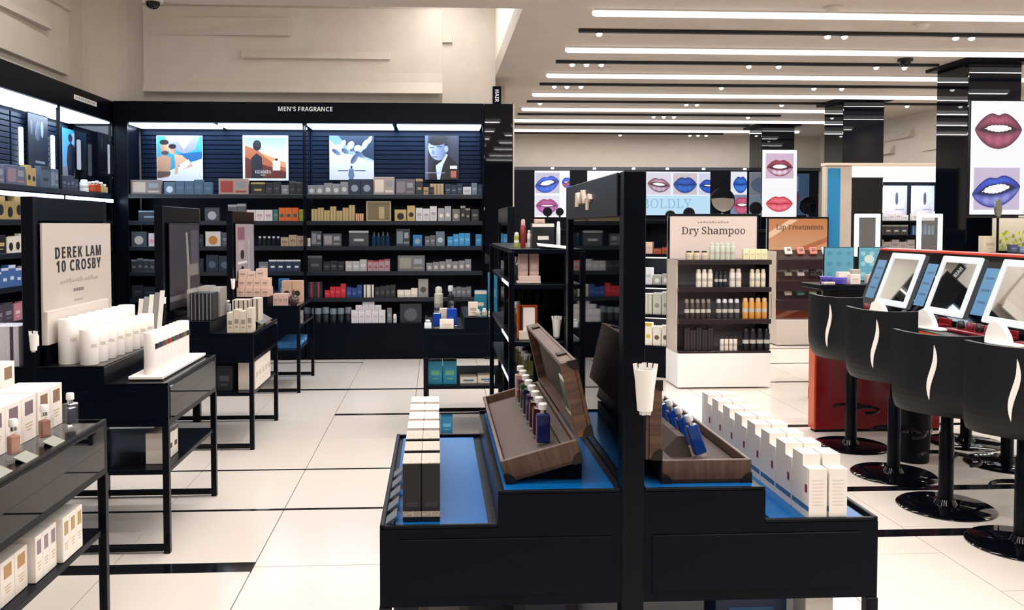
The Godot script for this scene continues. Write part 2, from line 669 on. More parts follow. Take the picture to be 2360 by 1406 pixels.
func palette() -> void:
	mat("laminate", "080c16", 0.28, 0.0, 0.2)
	mat("gloss", "06080f", 0.025, 0.0, 0.42)
	mat("matte_black", "080b14", 0.5, 0.0, 0.25)
	mat("frame", "070a13", 0.3, 0.0, 0.25)
	mat("navy", "0a1b30", 0.4, 0.0, 0.3)
	mat("navy_dark", "0a1422", 0.35, 0.0, 0.3)
	mat("blue", "0f74c4", 0.12)
	mat("white_satin", "ece6e0", 0.35)
	mat("white", "f0ece8", 0.5)
	mat("steel", "b9bec6", 0.25, 1.0)
	mat("tan", "bfb2a5", 0.5)
	mat("red", "741820", 0.16, 0.0, 0.35)
	mat("orange", "c4502a", 0.2)
	mat("mirror", "e4e8ea", 0.02, 1.0)
	mat("tile", "e0d7ce", 0.2, 0.0, 0.5)
	mat("inlay", "0b0d14", 0.1)
	mat("silver", "c8ccd2", 0.2, 1.0)
	grain("ceiling_paint", "bab0a6", "c1b8ae", Vector3(0.5, 0.5, 0.5), 0.7, 0.01, 6)
	grain("paint", "c8bfb4", "cec6bb", Vector3(0.7, 0.7, 0.7), 0.6, 0.01, 5)
	grain("walnut", "3d2a1f", "664a39", Vector3(5.0, 0.5, 5.0), 0.42, 0.02, 8)
	grain("walnut_long", "3d2a1f", "684c3a", Vector3(5.0, 5.0, 0.5), 0.42, 0.02, 9)
	grain("felt", "4e4340", "5e524e", Vector3(14, 14, 14), 0.95, 0.06, 4)
	grain("marble", "8d7f72", "e0d2c2", Vector3(10, 10, 10), 0.35, 0.03, 21)


# ---------------------------------------------------------------- the setting
func shell() -> void:
	var floor_ := Node3D.new()
	floor_.name = "floor"
	floor_.set_meta("kind", "structure")
	add_child(floor_)
	boxp(floor_, "screed", Vector3(-4.4, -0.2, 3.2), Vector3(7.6, -0.013, -16.7), mat("grout", "574e45", 0.8), 0.0)
	var rest := Geo.new()
	var w := 0.6444
	for i in range(-6, 13):
		for j in range(-4, 20):
			var x0 := -0.832 + i * w
			var d0 := 3.94 + (j - 4) * 0.79 + (0.36 if i >= 5 else 0.0)
			if x0 < -4.45 or d0 > 16.4 or d0 < -3.1:
				continue
			var s := Vector3(w - 0.0045, 0.012, 0.7855)
			var c := Vector3(x0 + w / 2, -0.006, -(d0 + 0.395))
			if d0 > 1.9 and d0 < 11.5 and x0 > -0.55 * d0 - 0.7 and x0 < 0.7 * d0:
				part(floor_, "tile", box_mesh(s, 0.0004), mats.tile, c)
			else:
				rest.box(c, s, 0.0004)
	part(floor_, "tile", rest.done(), mats.tile).set_meta("kind", "stuff")
	# black inlay strips, each between two joints: from x, to x, at d, wide
	for q in [[-3.4, -0.832, 3.94, 0.11], [-3.4, -0.19, 4.74, 0.03], [-3.4, -0.19, 5.52, 0.025], [-0.832, 0.455, 7.12, 0.06], [-2.12, 0.455, 8.22, 0.06], [1.745, 7.3, 4.21, 0.1], [1.745, 7.3, 4.935, 0.09], [2.39, 7.3, 6.53, 0.08], [2.39, 7.3, 8.39, 0.05], [2.39, 7.3, 9.53, 0.05], [2.39, 7.3, 10.69, 0.05], [-3.4, -0.832, 9.84, 0.04]]:
		boxp(floor_, "inlay", Vector3(q[0], -0.004, -(q[2] - q[3] / 2)), Vector3(q[1], 0.0008, -(q[2] + q[3] / 2)), mats.inlay, 0.0)
	# ceiling with the tall void over the fragrance walls
	var roof := Node3D.new()
	roof.name = "ceiling"
	roof.set_meta("kind", "structure")
	add_child(roof)
	var p := PackedVector2Array([Vector2(-2.35, -3.2), Vector2(7.6, -3.2), Vector2(7.6, 16.7), Vector2(0.69, 16.7), Vector2(0.69, 6.92)])
	for k in 9:
		var a := deg_to_rad(90 + 90.0 * k / 8)
		p.append(Vector2(-1.85 + 0.5 * cos(a), 6.42 + 0.5 * sin(a)))
	part(roof, "slab", prism_mesh(p, 3.27, 3.45), mats.ceiling_paint, Vector3.ZERO, Vector3(-90, 0, 0))
	boxp(roof, "void_roof", Vector3(-4.4, 4.35, 3.2), Vector3(0.9, 4.5, -10.8), mats.paint, 0.0)
	boxp(roof, "void_side", Vector3(0.69, 3.45, -6.8), Vector3(0.85, 4.35, -10.8), mat("void_white", "f0e6da", 0.6), 0.0)
	boxp(roof, "void_side", Vector3(-1.9, 3.45, -6.7), Vector3(0.69, 4.35, -6.9), mats.paint, 0.0)
	boxp(roof, "void_side", Vector3(-2.33, 3.45, 3.2), Vector3(-2.2, 4.35, -6.4), mats.paint, 0.0)
	# walls
	var paint: Material = mats.paint
	struct_box("wall_left", Vector3(-4.4, 0, 3.2), Vector3(-4.2, 4.35, -10.8), paint)
	struct_box("wall_back", Vector3(-4.2, 0, -10.62), Vector3(0.69, 4.35, -10.8), paint)
	struct_box("wall_inner", Vector3(0.69, 0, -10.7), Vector3(0.85, 3.27, -16.6), paint)
	struct_box("wall_far", Vector3(0.85, 0, -16.45), Vector3(7.5, 3.27, -16.6), paint)
	struct_box("wall_right", Vector3(7.4, 0, 3.2), Vector3(7.55, 3.27, -16.45), paint)
	struct_box("wall_front", Vector3(-4.2, 0, 3.0), Vector3(7.4, 4.35, 3.2), mat("far_dark", "35322f", 0.7))
	# the beige upper walls of the void with their raised wedges
	var up := Node3D.new()
	up.name = "wall_upper"
	up.set_meta("kind", "structure")
	add_child(up)
	boxp(up, "upper_wall", Vector3(-3.9, 2.94, -10.12), Vector3(0.69, 4.35, -10.62), paint, 0.0)
	boxp(up, "upper_wall", Vector3(-4.2, 2.94, 3.0), Vector3(-3.85, 4.35, -10.12), paint, 0.0)
	var arc := PackedVector2Array([Vector2(-3.86, 10.13)])
	for k in 9:
		var a := deg_to_rad(180 - 90.0 * k / 8)
		arc.append(Vector2(-3.4 + 0.46 * cos(a), 9.67 + 0.46 * sin(a)))
	part(up, "corner_curve", prism_mesh(arc, 2.94, 4.35), paint, Vector3.ZERO, Vector3(-90, 0, 0))
	boxp(up, "panel", Vector3(-3.3, 3.1, -10.06), Vector3(0.078, 4.03, -10.12), paint, 0.004)
	var lip := PackedVector2Array([Vector2(10.06, 3.14), Vector2(10.0, 3.055), Vector2(9.985, 3.062), Vector2(10.045, 3.19), Vector2(10.06, 3.3)])
	var lipm := Geo.new()
	lipm.prism(lip, -3.29, 0.076)
	part(up, "folded_edge", lipm.done(), paint, Vector3.ZERO, Vector3(0, 90, 0))
	wedge(up, Vector3(-3.21, 3.703, -10.06), 1.55, 0.2, 0.008, 0.075)
	wedge(up, Vector3(-2.195, 3.45, -10.06), 1.675, 0.085, 0.085, 0.03)
	boxp(up, "bracket", Vector3(0.078, 3.66, -10.08), Vector3(0.19, 3.74, -10.12), paint, 0.003)
	boxp(up, "panel", Vector3(-3.79, 3.1, -3.0), Vector3(-3.85, 4.2, -9.26), paint, 0.004)
	var side := Node3D.new()
	side.name = "wall_relief"
	side.set_meta("kind", "structure")
	add_child(side)
	side.position = Vector3(-3.79, 0, -8.72)
	side.rotation_degrees.y = 90
	wedge(side, Vector3(-1.6, 3.45, 0), 1.6, 0.09, 0.02, 0.08)
	wedge(side, Vector3(-0.2, 3.76, 0), 0.75, 0.07, 0.05, 0.03)
	# right wall planks
	for q in [[13.6, 2.93, 0.9], [12.35, 2.68, 1.1], [14.1, 2.72, 0.8], [12.0, 2.45, 1.3]]:
		var h := Node3D.new()
		h.name = numbered("wall_plank")
		h.set_meta("kind", "structure")
		add_child(h)
		h.position = Vector3(7.4, 0, -q[0])
		h.rotation_degrees.y = -90
		wedge(h, Vector3(-q[2] / 2, q[1], 0), q[2], 0.12, 0.02, 0.09)
	# cove lamps hidden over the edge of the void
	var cove := thing("cove_light", "white cove lamp hidden above the edge of the ceiling void", "cove light", Vector3(0.1, 4.28, -8.5))
	boxp(cove, "housing", Vector3(-0.05, 0.0, -1.3), Vector3(0.05, 0.06, 1.3), mats.white)
	boxp(cove, "diffuser", Vector3(-0.045, -0.012, -1.28), Vector3(0.045, 0, 1.28), glow("cove_glow", WARM, 3.0))
	area("lamp", Vector3(0.0, -0.03, 0), Vector3(-90, 90, 0), Vector2(2.5, 0.09), WARM, 4.4, cove)
	var cove2 := thing("cove_light", "long white cove lamp hidden above the void beside the wall with relief", "cove light", Vector3(-2.6, 4.28, -4.5))
	boxp(cove2, "housing", Vector3(-0.05, 0.0, -3.5), Vector3(0.05, 0.06, 3.5), mats.white)
	boxp(cove2, "diffuser", Vector3(-0.045, -0.012, -3.48), Vector3(0.045, 0, 3.48), glow("cove_glow", WARM, 3.0))
	area("lamp", Vector3(0.0, -0.03, 0), Vector3(-90, 90, 0), Vector2(6.9, 0.09), WARM, 11.0, cove2)
	# black columns
	var n := 0
	for d in [8.76, 11.53, 14.48]:
		var c := Node3D.new()
		c.name = numbered("column")
		c.set_meta("kind", "structure")
		add_child(c)
		c.position = Vector3(5.79, 0, -(d + 0.285))
		boxp(c, "shaft", Vector3(-0.285, 0, -0.285), Vector3(0.285, 3.27, 0.285), mats.gloss, 0.006)
		boxp(c, "shadow_gap_slab", Vector3(-0.37, 3.235, -0.37), Vector3(0.37, 3.27, 0.37), mats.matte_black, 0.003)  # black slab stands for the shadow gap round the shaft top
		n += 1
	var q := Node3D.new()
	q.name = numbered("column")
	q.set_meta("kind", "structure")
	add_child(q)
	boxp(q, "shaft", Vector3(0.555, 0, -10.0), Vector3(0.885, 2.95, -10.6), mats.gloss, 0.006)
	boxp(q, "corner_trim", Vector3(0.885, 0, -9.99), Vector3(0.9, 2.95, -10.02), mats.tan, 0.002)
	# ceiling fittings
	for f in [[Vector3(3.117, 3.27, -6.73), "beside the first ceiling bar"], [Vector3(4.141, 3.27, -7.25), "between the first bar and track"], [Vector3(1.83, 3.27, -9.42), "behind the second black track"]]:
		var s := thing("smoke_detector", "small round white smoke detector " + f[1], "smoke detector", f[0])
		part(s, "base", lathe_mesh([Vector2(0, -0.015), Vector2(0.07, -0.015), Vector2(0.07, 0), Vector2(0, 0)], 18), mats.paint)
		part(s, "head", lathe_mesh([Vector2(0, -0.045), Vector2(0.045, -0.04), Vector2(0.06, -0.015), Vector2(0, -0.015)], 18), mats.paint)
	for f in [[Vector3(-2.137, 3.27, -6.75), "dark dome security camera at the rounded corner of the void", "e8e2da"], [Vector3(4.838, 3.27, -8.78), "black dome security camera on the ceiling beside the nearest column", "151518"]]:
		var s := thing("security_camera", f[1], "camera", f[0])
		part(s, "mount", lathe_mesh([Vector2(0, -0.03), Vector2(0.075, -0.03), Vector2(0.075, 0), Vector2(0, 0)], 18), mat("mount_" + f[2], f[2], 0.5))
		part(s, "dome", lathe_mesh([Vector2(0, -0.085), Vector2(0.03, -0.078), Vector2(0.05, -0.055), Vector2(0.055, -0.03), Vector2(0, -0.03)], 18), mats.gloss)


func wedge(parent: Node, at: Vector3, length: float, height: float, t0: float, t1: float) -> void:   # a plank that leans out of the wall: t0 thick at its start, t1 at its end
	var g := Geo.new()
	var h := height
	var a := Vector3.ZERO
	var b := Vector3(length, 0, 0)
	g.quad(Vector3(0, 0, t0), Vector3(length, 0, t1), Vector3(length, h, t1 * 0.35), Vector3(0, h, t0 * 0.35))
	g.face([a, b, Vector3(length, 0, t1), Vector3(0, 0, t0)], Vector3(length / 2, h / 2, 0.01))
	g.face([b, Vector3(length, h, 0), Vector3(length, h, t1 * 0.35), Vector3(length, 0, t1)], Vector3(length / 2, h / 2, 0.0))
	g.face([a, Vector3(0, h, 0), Vector3(0, h, t0 * 0.35), Vector3(0, 0, t0)], Vector3(length / 2, h / 2, 0.0))
	g.face([Vector3(0, h, 0), Vector3(length, h, 0), Vector3(length, h, t1 * 0.35), Vector3(0, h, t0 * 0.35)], Vector3(length / 2, h / 4, 0.0))
	part(parent, "wedge", g.done(), mats.paint, at)


# ---------------------------------------------------------------- shelving along the walls
const SHELF := [1.905, 1.6, 1.31, 1.02, 0.715, 0.42]


func bay(label: String, at: Vector3, yaw: float, wide: float, lights: int, called := "shelving_unit") -> Node3D:
	var t := thing(called, label, "shelving unit", at, yaw, "")
	var h := wide / 2
	var slat := Geo.new()
	for k in 14:
		slat.box(Vector3(0, 1.93 + k * 0.055, -0.49), Vector3(wide - 0.03, 0.047, 0.02), 0.004)
	part(t, "slat_panel", slat.done(), mats.navy).set_meta("kind", "stuff")
	boxp(t, "back_panel", Vector3(-h, 0.38, -0.56), Vector3(h, 2.72, -0.5), mats.navy)
	boxp(t, "base", Vector3(-h + 0.004, 0.02, -0.5), Vector3(h - 0.004, 0.42, 0.0), mats.laminate)
	boxp(t, "toe_kick", Vector3(-h + 0.02, 0.0, -0.48), Vector3(h - 0.02, 0.02, -0.04), mats.matte_black)
	for k in 5:
		boxp(t, "shelf", Vector3(-h + 0.012, SHELF[k] - 0.035, -0.5), Vector3(h - 0.012, SHELF[k], -0.02), mats.laminate)
		boxp(t, "price_rail", Vector3(-h + 0.012, SHELF[k] - 0.045, -0.02), Vector3(h - 0.012, SHELF[k] + 0.004, -0.008), mat("rail", "1b222c", 0.25))
	for s in [-1, 1]:
		boxp(t, "post", Vector3(s * h - 0.012 * s, 0.42, -0.04), Vector3(s * h + 0.0, 2.72, -0.01), mats.frame)
	for k in lights:
		var x := -h + wide * (k + 0.5) / lights
		var lw := wide / lights - 0.05
		boxp(t, "light_panel", Vector3(x - lw / 2, 2.695, -0.47), Vector3(x + lw / 2, 2.715, -0.02), glow("canopy_panel", COOL, 2.2))
		area("canopy_lamp", Vector3(x, 2.685, -0.25), Vector3(-90, 0, 0), Vector2(lw, 0.42), COOL, CANOPY_E * lw, t)
	boxp(t, "canopy", Vector3(-h, 2.715, -0.5), Vector3(h, 2.74, 0), mats.matte_black)
	return t


const CANOPY_E := 1.1


func poster(label: String, at: Vector3, yaw: float, w: float, h: float, m: Material, frame: Material, thick := 0.012, category := "poster", called := "poster") -> Node3D:
	var t := thing(called, label, category, at, yaw)
	boxp(t, "backing_board", Vector3(-w / 2 - 0.006, -h / 2 - 0.006, -thick), Vector3(w / 2 + 0.006, h / 2 + 0.006, 0), frame)
	part(t, "print", sheet_mesh(w, h), m, Vector3(0, 0, 0.0008))
	return t


func men_wall() -> void:
	bay("black shelving bay beside the corner of the men's fragrance wall", Vector3(-2.505, 0, -10.05), 0, 1.99, 2)
	bay("black shelving bay beside the black column of the men's fragrance wall", Vector3(-0.475, 0, -10.05), 0, 2.05, 2)
	var f := thing("fascia", "long black fascia with white capitals above the men's fragrance shelves", "shop fascia", Vector3(0, 0, -10.02))
	boxp(f, "board", Vector3(-3.62, 2.715, -0.06), Vector3(0.552, 2.95, 0.02), mats.laminate)
	part(f, "lettering", text_mesh("MEN'S FRAGRANCE", 0.068, false, true), mat("letter_white", "e9eef4", 0.4), Vector3(-1.48, 2.872, 0.024))
	var cp := thing("corner_post", "black corner post where the two fragrance walls meet", "post", Vector3(-3.565, 0, -10.08))
	boxp(cp, "post", Vector3(-0.065, 0, -0.42), Vector3(0.06, 2.72, 0.0), mats.laminate)
	boxp(cp, "plinth", Vector3(-0.06, 0, 0.0), Vector3(0.055, 0.4, 0.012), mats.matte_black)
	var fill := thing("wall_cladding", "glossy dark cladding closing the corner between the two fragrance walls", "wall panel", Vector3(0, 0, -10.1))
	boxp(fill, "panel", Vector3(-4.18, 0.0, -0.03), Vector3(-3.635, 2.72, 0.0), mats.gloss)
	boxp(fill, "edge", Vector3(-3.66, 0.0, 0.0), Vector3(-3.635, 2.72, 0.01), mats.frame)
	# hanging sign over the end column
	var hs := thing("blade_sign", "small upright black sign reading HAIR above the black end column", "sign", Vector3(0.708, 2.95, -10.12))
	boxp(hs, "board", Vector3(-0.05, 0.0, -0.012), Vector3(0.05, 0.215, 0.012), mats.laminate)
	part(hs, "lettering", text_mesh("HAIR", 0.062, false, true, 0.002), mats.letter_white, Vector3(0.0, 0.108, 0.013), Vector3(0, 0, -90))
	# four posters
	var a := paper(200, 200, "3aa7c9")
	blend(a, Rect2(0, 0, 200, 200), "38a9d6", "2b7fb0")
	poly(a, [35, 0, 190, 0, 170, 60, 120, 80, 40, 40], "8d919b")
	poly(a, [60, 0, 90, 20, 120, 60, 150, 20, 165, 0], "c3c3ca")
	disc(a, 62, 14, 22, 15, "e3e3e6")
	poly(a, [90, 80, 200, 70, 200, 110, 110, 115], "175f96")
	poly(a, [0, 175, 200, 100, 200, 200, 0, 200], "d7dbe8")
	poly(a, [0, 95, 30, 85, 60, 95, 62, 130, 50, 185, 10, 190, 0, 190], "b58c70")
	disc(a, 33, 50, 19, 27, "a67c62", 0.0, "c79c80")
	disc(a, 32, 27, 20, 12, "17130f")
	disc(a, 35, 75, 16, 10, "53392c")
	disc(a, 66, 62, 14, 20, "cfa387", -0.3, "ad8066")
	disc(a, 68, 46, 17, 11, "14110f")
	poly(a, [75, 80, 110, 85, 150, 120, 160, 135, 120, 150, 95, 130, 90, 170, 78, 172, 80, 120], "cba284")
	poly(a, [100, 128, 140, 104, 148, 120, 125, 146, 104, 144], "eef1f6")
	poly(a, [0, 158, 60, 160, 56, 178, 14, 188, 0, 188], "5b463f")
	poster("square beach poster of a dark haired couple on a towel against rocks", Vector3(-3.036, 2.347, -10.500), 0, 0.525, 0.525, printed("couple", a), mats.white)
	var b := paper(200, 200, "c9d6e6")
	blend(b, Rect2(0, 0, 200, 110), "6fa6dc", "e8e4e2")
	poly(b, [0, 40, 60, 62, 110, 92, 200, 128, 200, 200, 0, 200], "a85c3c")
	poly(b, [70, 70, 120, 92, 200, 124, 200, 148, 130, 120], "d58f62")
	poly(b, [0, 90, 60, 120, 200, 165, 200, 200, 0, 200], "5e2c26")
	poly(b, [36, 100, 60, 78, 84, 96, 88, 200, 38, 200], "1d2230")
	disc(b, 62, 42, 19, 24, "16181f")
	boximg(b, 132, 110, 34, 46, "e7dcc4")
	boximg(b, 143, 101, 12, 10, "20232c")
	for y in 200:
		for x in 200:
			if x < 8 or y < 8 or x > 191 or y > 191:
				b.set_pixel(x, y, Color("dfe6f0"))
	var pb := poster("white bordered desert poster of a dark figure beside a pale bottle", Vector3(-2.029, 2.354, -10.500), 0, 0.525, 0.525, printed("desert", b), mats.white)
	part(pb, "lettering", text_mesh("HERMÈS", 0.046, true, false, 0.001), mat("print_white", "e6e2e0", 0.5), Vector3(-0.03, -0.165, 0.002))
	boxp(pb, "fine_print", Vector3(-0.06, -0.206, 0.001), Vector3(0.0, -0.196, 0.002), mat("print_dim", "b4a49c", 0.5), 0.0)
	var c := paper(200, 200, "8ba4c8")
	blend(c, Rect2(0, 0, 200, 200), "5a82ae", "d5dcec")
	poly(c, [40, 0, 200, 0, 200, 110, 150, 90, 90, 60], "22364e")
	poly(c, [0, 20, 70, 80, 110, 90, 200, 120, 200, 200, 0, 200], "ccd2e4")
	for q in [[42, 60, 22, 20], [62, 34, 10, 16], [95, 45, 15, 22], [130, 60, 20, 18], [160, 40, 12, 26], [180, 18, 9, 20]]:
		disc(c, q[0], q[1], q[2], q[3], "dfe8f6", 0.5, "8fa6c8")
	for q in [[30, 74, 22, 9], [70, 70, 18, 10], [100, 66, 8, 6], [112, 104, 12, 26], [136, 84, 24, 10]]:
		disc(c, q[0], q[1], q[2], q[3], "33405c", 0.6, "7583a4")
	disc(c, 98, 142, 5, 7, "202a44")
	poly(c, [88, 150, 108, 150, 112, 180, 104, 200, 92, 200, 84, 180], "58708e")
	boximg(c, 38, 155, 46, 5, "3c465c")
	boximg(c, 112, 155, 50, 5, "3c465c")
	poster("pale blue poster of many draped figures above a small man", Vector3(-1.008, 2.361, -10.500), 0, 0.53, 0.53, printed("figures", c), mats.navy_dark)
	var d := paper(160, 220, "272a36")
	boximg(d, 0, 0, 14, 220, "59607a")
	boximg(d, 120, 0, 40, 220, "2f3342")
	poly(d, [20, 220, 40, 130, 95, 80, 160, 150, 160, 220], "14151b")
	poly(d, [50, 150, 80, 126, 100, 92, 108, 96, 84, 150, 70, 220, 58, 220], "c9d2e4")
	disc(d, 58, 66, 42, 58, "aab6d2", -0.25, "56607c")
	disc(d, 62, 22, 46, 26, "15161c", -0.2)
	poly(d, [90, 10, 108, 40, 104, 70, 94, 66, 92, 40], "1a1b22")
	disc(d, 100, 66, 10, 16, "8b97b4")
	boximg(d, 22, 58, 20, 4, "262b3a")
	boximg(d, 56, 54, 22, 4, "262b3a")
	disc(d, 38, 84, 8, 12, "7482a0")
	boximg(d, 34, 104, 24, 4, "3d445a")
	boximg(d, 0, 184, 96, 4, "8f9ab0")
	boximg(d, 122, 176, 26, 34, "b5664a")
	boximg(d, 118, 150, 34, 16, "e4e6ea")
	poster("dark portrait poster of a short haired man with an amber bottle", Vector3(0.072, 2.368, -10.500), 0, 0.405, 0.53, printed("portrait", d), mats.navy_dark)
	stock_men()


func boximg(im: Image, x: int, y: int, w: int, h: int, c: String) -> void:
	im.fill_rect(Rect2i(x, y, w, h), Color(c))


func stock_men() -> void:
	run("beige printed gift set", "top shelf, corner bay", " from the corner", 1.905, 10.12, -3.488, -3.133, 1, [0.167], "7c7170", "b9a99a", "set", 0.06)
	run("slate box with white emblem", "top shelf, corner bay", " from the corner", 1.905, 10.12, -3.109, -2.977, 1, [0.142], "4f6980", "c4d2dc", "dot", 0.06)
	run("slate blue perfume box", "top shelf, corner bay", " from the corner", 1.905, 10.12, -2.977, -2.561, 4, [0.157, 0.157, 0.172, 0.142], "4a657e", "5c7890", "band", 0.06)
	run("cream and red printed gift box", "top shelf, corner bay", " from the corner", 1.905, 10.12, -2.497, -2.148, 1, [0.183], "a8948a", "a0403c", "set", 0.06)
	run("dark box with yellow label", "top shelf, corner bay", " from the corner", 1.905, 10.12, -2.128, -1.960, 1, [0.142], "23252c", "b09a50", "top", 0.06)
	run("charcoal perfume box", "top shelf, corner bay", " from the corner", 1.905, 10.12, -1.960, -1.787, 2, [0.137, 0.147], "25282f", "4c5058", "band", 0.06)
	run("grey perfume box", "top shelf, corner bay", " from the corner", 1.905, 10.12, -1.782, -1.693, 1, [0.112], "787c84", "a4a8b0", "band", 0.06)
	run("black printed box", "top shelf, corner bay", " from the corner", 1.905, 10.12, -1.688, -1.539, 2, [0.157, 0.147], "24262d", "4a4c54", "top", 0.06)
	run("silver oval labelled box", "top shelf, column bay", " from the corner", 1.905, 10.12, -1.480, -1.012, 5, [0.112, 0.112, 0.137, 0.127, 0.152], "84888f", "c8ccd2", "dot", 0.07)
	run("navy box with silver frame", "top shelf, column bay", " from the corner", 1.905, 10.12, -1.012, -0.728, 2, [0.183], "1c2e4a", "8a98ac", "dot", 0.06)
	run("silver cream gift box", "top shelf, column bay", " from the corner", 1.905, 10.12, -0.728, -0.477, 1, [0.208], "a39c98", "ddd2c6", "set", 0.06)
	run("grey marbled gift box", "top shelf, column bay", " from the corner", 1.905, 10.12, -0.472, -0.241, 1, [0.183], "5e5c66", "807c84", "set", 0.06)
	run("slim gold topped box", "top shelf, column bay", " from the corner", 1.905, 10.12, -0.236, -0.151, 1, [0.188], "2c2c34", "a88f5c", "top", 0.06)
	run("low gold box", "top shelf, column bay", " from the corner", 1.905, 10.12, -0.146, -0.085, 1, [0.091], "a89268", "5c4c34", "band", 0.06)
	run("low black box", "top shelf, column bay", " from the corner", 1.905, 10.12, -0.080, -0.025, 1, [0.096], "16171c", "4c4c50", "band", 0.06)
	run("tall gold box", "top shelf, column bay", " from the corner", 1.905, 10.14, -0.070, 0.091, 2, [0.132], "a08a6a", "c4b088", "stripe", 0.05)
	run("dark blue tester box", "top shelf, column bay", " from the corner", 1.905, 10.12, 0.106, 0.308, 3, [0.122, 0.112, 0.132], "1a2a40", "5a7088", "band", 0.06)
	run("white perfume box", "top shelf, column bay", " from the corner", 1.905, 10.12, 0.313, 0.409, 1, [0.096], "c9ccd2", "9aa0a8", "band", 0.06)
	run("blue grey tall box", "top shelf, column bay", " from the corner", 1.905, 10.12, 0.414, 0.480, 1, [0.142], "65788c", "94a4b4", "band", 0.06)
	run("deep blue box", "top shelf, column bay", " from the corner", 1.905, 10.12, 0.485, 0.541, 1, [0.122], "1a2c44", "40566e", "band", 0.06)
	run("black box with blue top", "second shelf, corner bay", " from the corner", 1.6, 10.12, -3.401, -3.148, 1, [0.122], "1a2028", "6a8aa0", "top", 0.06)
	run("black bottle box", "second shelf, corner bay", " from the corner", 1.6, 10.12, -3.026, -2.698, 3, [0.132, 0.122, 0.142], "221f1e", "5a4c34", "top", 0.06)
	run("dark box with silver triangle", "second shelf, corner bay", " from the corner", 1.6, 10.12, -2.654, -2.482, 1, [0.157], "3a3f48", "a4a8ae", "dot", 0.06)
	run("silver printed box", "second shelf, corner bay", " from the corner", 1.6, 10.12, -2.389, -2.182, 2, [0.193, 0.203], "54565e", "9a9ca4", "top", 0.06)
	run("white floral box", "second shelf, corner bay", " from the corner", 1.6, 10.12, -2.177, -1.881, 3, [0.132], "d8cfcf", "b89aa0", "band", 0.06)
	run("teal box", "second shelf, corner bay", " from the corner", 1.6, 10.12, -1.876, -1.817, 1, [0.137], "2a6a66", "58908a", "band", 0.06)
	run("orange patterned box", "second shelf, corner bay", " from the corner", 1.6, 10.12, -1.812, -1.584, 3, [0.157], "cc6228", "1f5a5a", "dot", 0.06)
	run("green box", "second shelf, corner bay", " from the corner", 1.6, 10.12, -1.579, -1.520, 1, [0.137], "8a9a30", "c8a030", "top", 0.06)
	run("ribbed gold perfume box", "second shelf, column bay", " from the corner", 1.6, 10.12, -1.440, -0.937, 7, [0.142, 0.157, 0.127, 0.172, 0.122, 0.157, 0.188], "a38e62", "c4b284", "stripe", 0.06)
	run("small orange and white box", "second shelf, column bay", " from the corner", 1.6, 10.12, -0.932, -0.838, 2, [0.091], "b87a50", "e2d4c4", "stripe", 0.06)
	run("gold framed gift box", "second shelf, column bay", " from the corner", 1.6, 10.12, -0.813, -0.517, 1, [0.233], "6f6650", "b0a078", "frame", 0.08)
	run("gold box with black disc", "second shelf, column bay", " from the corner", 1.6, 10.12, -0.482, -0.342, 1, [0.137], "b49e6c", "121216", "dot", 0.06)
	run("tall gold box with black dot", "second shelf, column bay", " from the corner", 1.6, 10.12, -0.337, -0.241, 1, [0.183], "b9a16a", "1a1a1c", "dot", 0.06)
	run("white perfume box", "second shelf, column bay", " from the corner", 1.6, 10.12, -0.236, 0.010, 3, [0.157, 0.147, 0.177], "cbcbce", "9c9ca0", "band", 0.06)
	run("silver box with ivory disc", "second shelf, column bay", " from the corner", 1.6, 10.12, 0.021, 0.177, 2, [0.152, 0.177], "9a9ca4", "ded4c4", "dot", 0.06)
	run("grey box with round seal", "second shelf, column bay", " from the corner", 1.6, 10.12, 0.187, 0.278, 1, [0.142], "6c6a68", "b8b0a0", "dot", 0.06)
	run("black and silver box", "second shelf, column bay", " from the corner", 1.6, 10.12, 0.283, 0.399, 2, [0.183, 0.152], "1d1c1e", "8c8678", "top", 0.06)
	run("dark blue box", "second shelf, column bay", " from the corner", 1.6, 10.12, 0.409, 0.501, 1, [0.142], "18222f", "6a6a68", "band", 0.06)
	run("slate box with white figure", "third shelf, corner bay", " from the corner", 1.31, 10.12, -3.483, -3.308, 1, [0.172], "3c4652", "b4aeac", "dot", 0.06)
	run("pink white patterned box", "third shelf, corner bay", " from the corner", 1.31, 10.12, -3.289, -3.138, 2, [0.152, 0.162], "c9bcca", "d0889c", "dot", 0.06)
	run("black printed box", "third shelf, corner bay", " from the corner", 1.31, 10.12, -3.118, -2.668, 4, [0.142, 0.132, 0.152], "191e27", "454c58", "band", 0.06)
	run("white box with amber dot", "third shelf, corner bay", " from the corner", 1.31, 10.12, -2.649, -2.472, 1, [0.172], "cdc6c2", "b87a2c", "dot", 0.06)
	run("ash grey box", "third shelf, corner bay", " from the corner", 1.31, 10.12, -2.467, -2.364, 1, [0.162], "454a54", "6c727c", "band", 0.06)
	run("black bottle with white cap", "third shelf, corner bay", " from the corner", 1.31, 10.12, -2.059, -1.797, 5, [0.122], "141a24", "c4c8ce", "bottle", 0.06)
	run("beige gold box", "third shelf, corner bay", " from the corner", 1.31, 10.12, -1.792, -1.515, 3, [0.106, 0.132, 0.122], "a4917a", "7c6c54", "band", 0.06)
	run("slim white box", "third shelf, column bay", " from the corner", 1.31, 10.12, -1.485, -1.450, 1, [0.096], "d4d2d0", "b0b0b0", "band", 0.06)
	run("dark grey printed box", "third shelf, column bay", " from the corner", 1.31, 10.12, -1.445, -1.321, 1, [0.177], "3d4048", "7c7e84", "set", 0.06)
	run("graphite gift box", "third shelf, column bay", " from the corner", 1.31, 10.12, -1.311, -1.092, 1, [0.147], "4a4b50", "8a8a8c", "set", 0.06)
	run("charcoal gift box", "third shelf, column bay", " from the corner", 1.31, 10.12, -1.012, -0.778, 1, [0.183], "3a3e44", "a4a6a8", "top", 0.06)
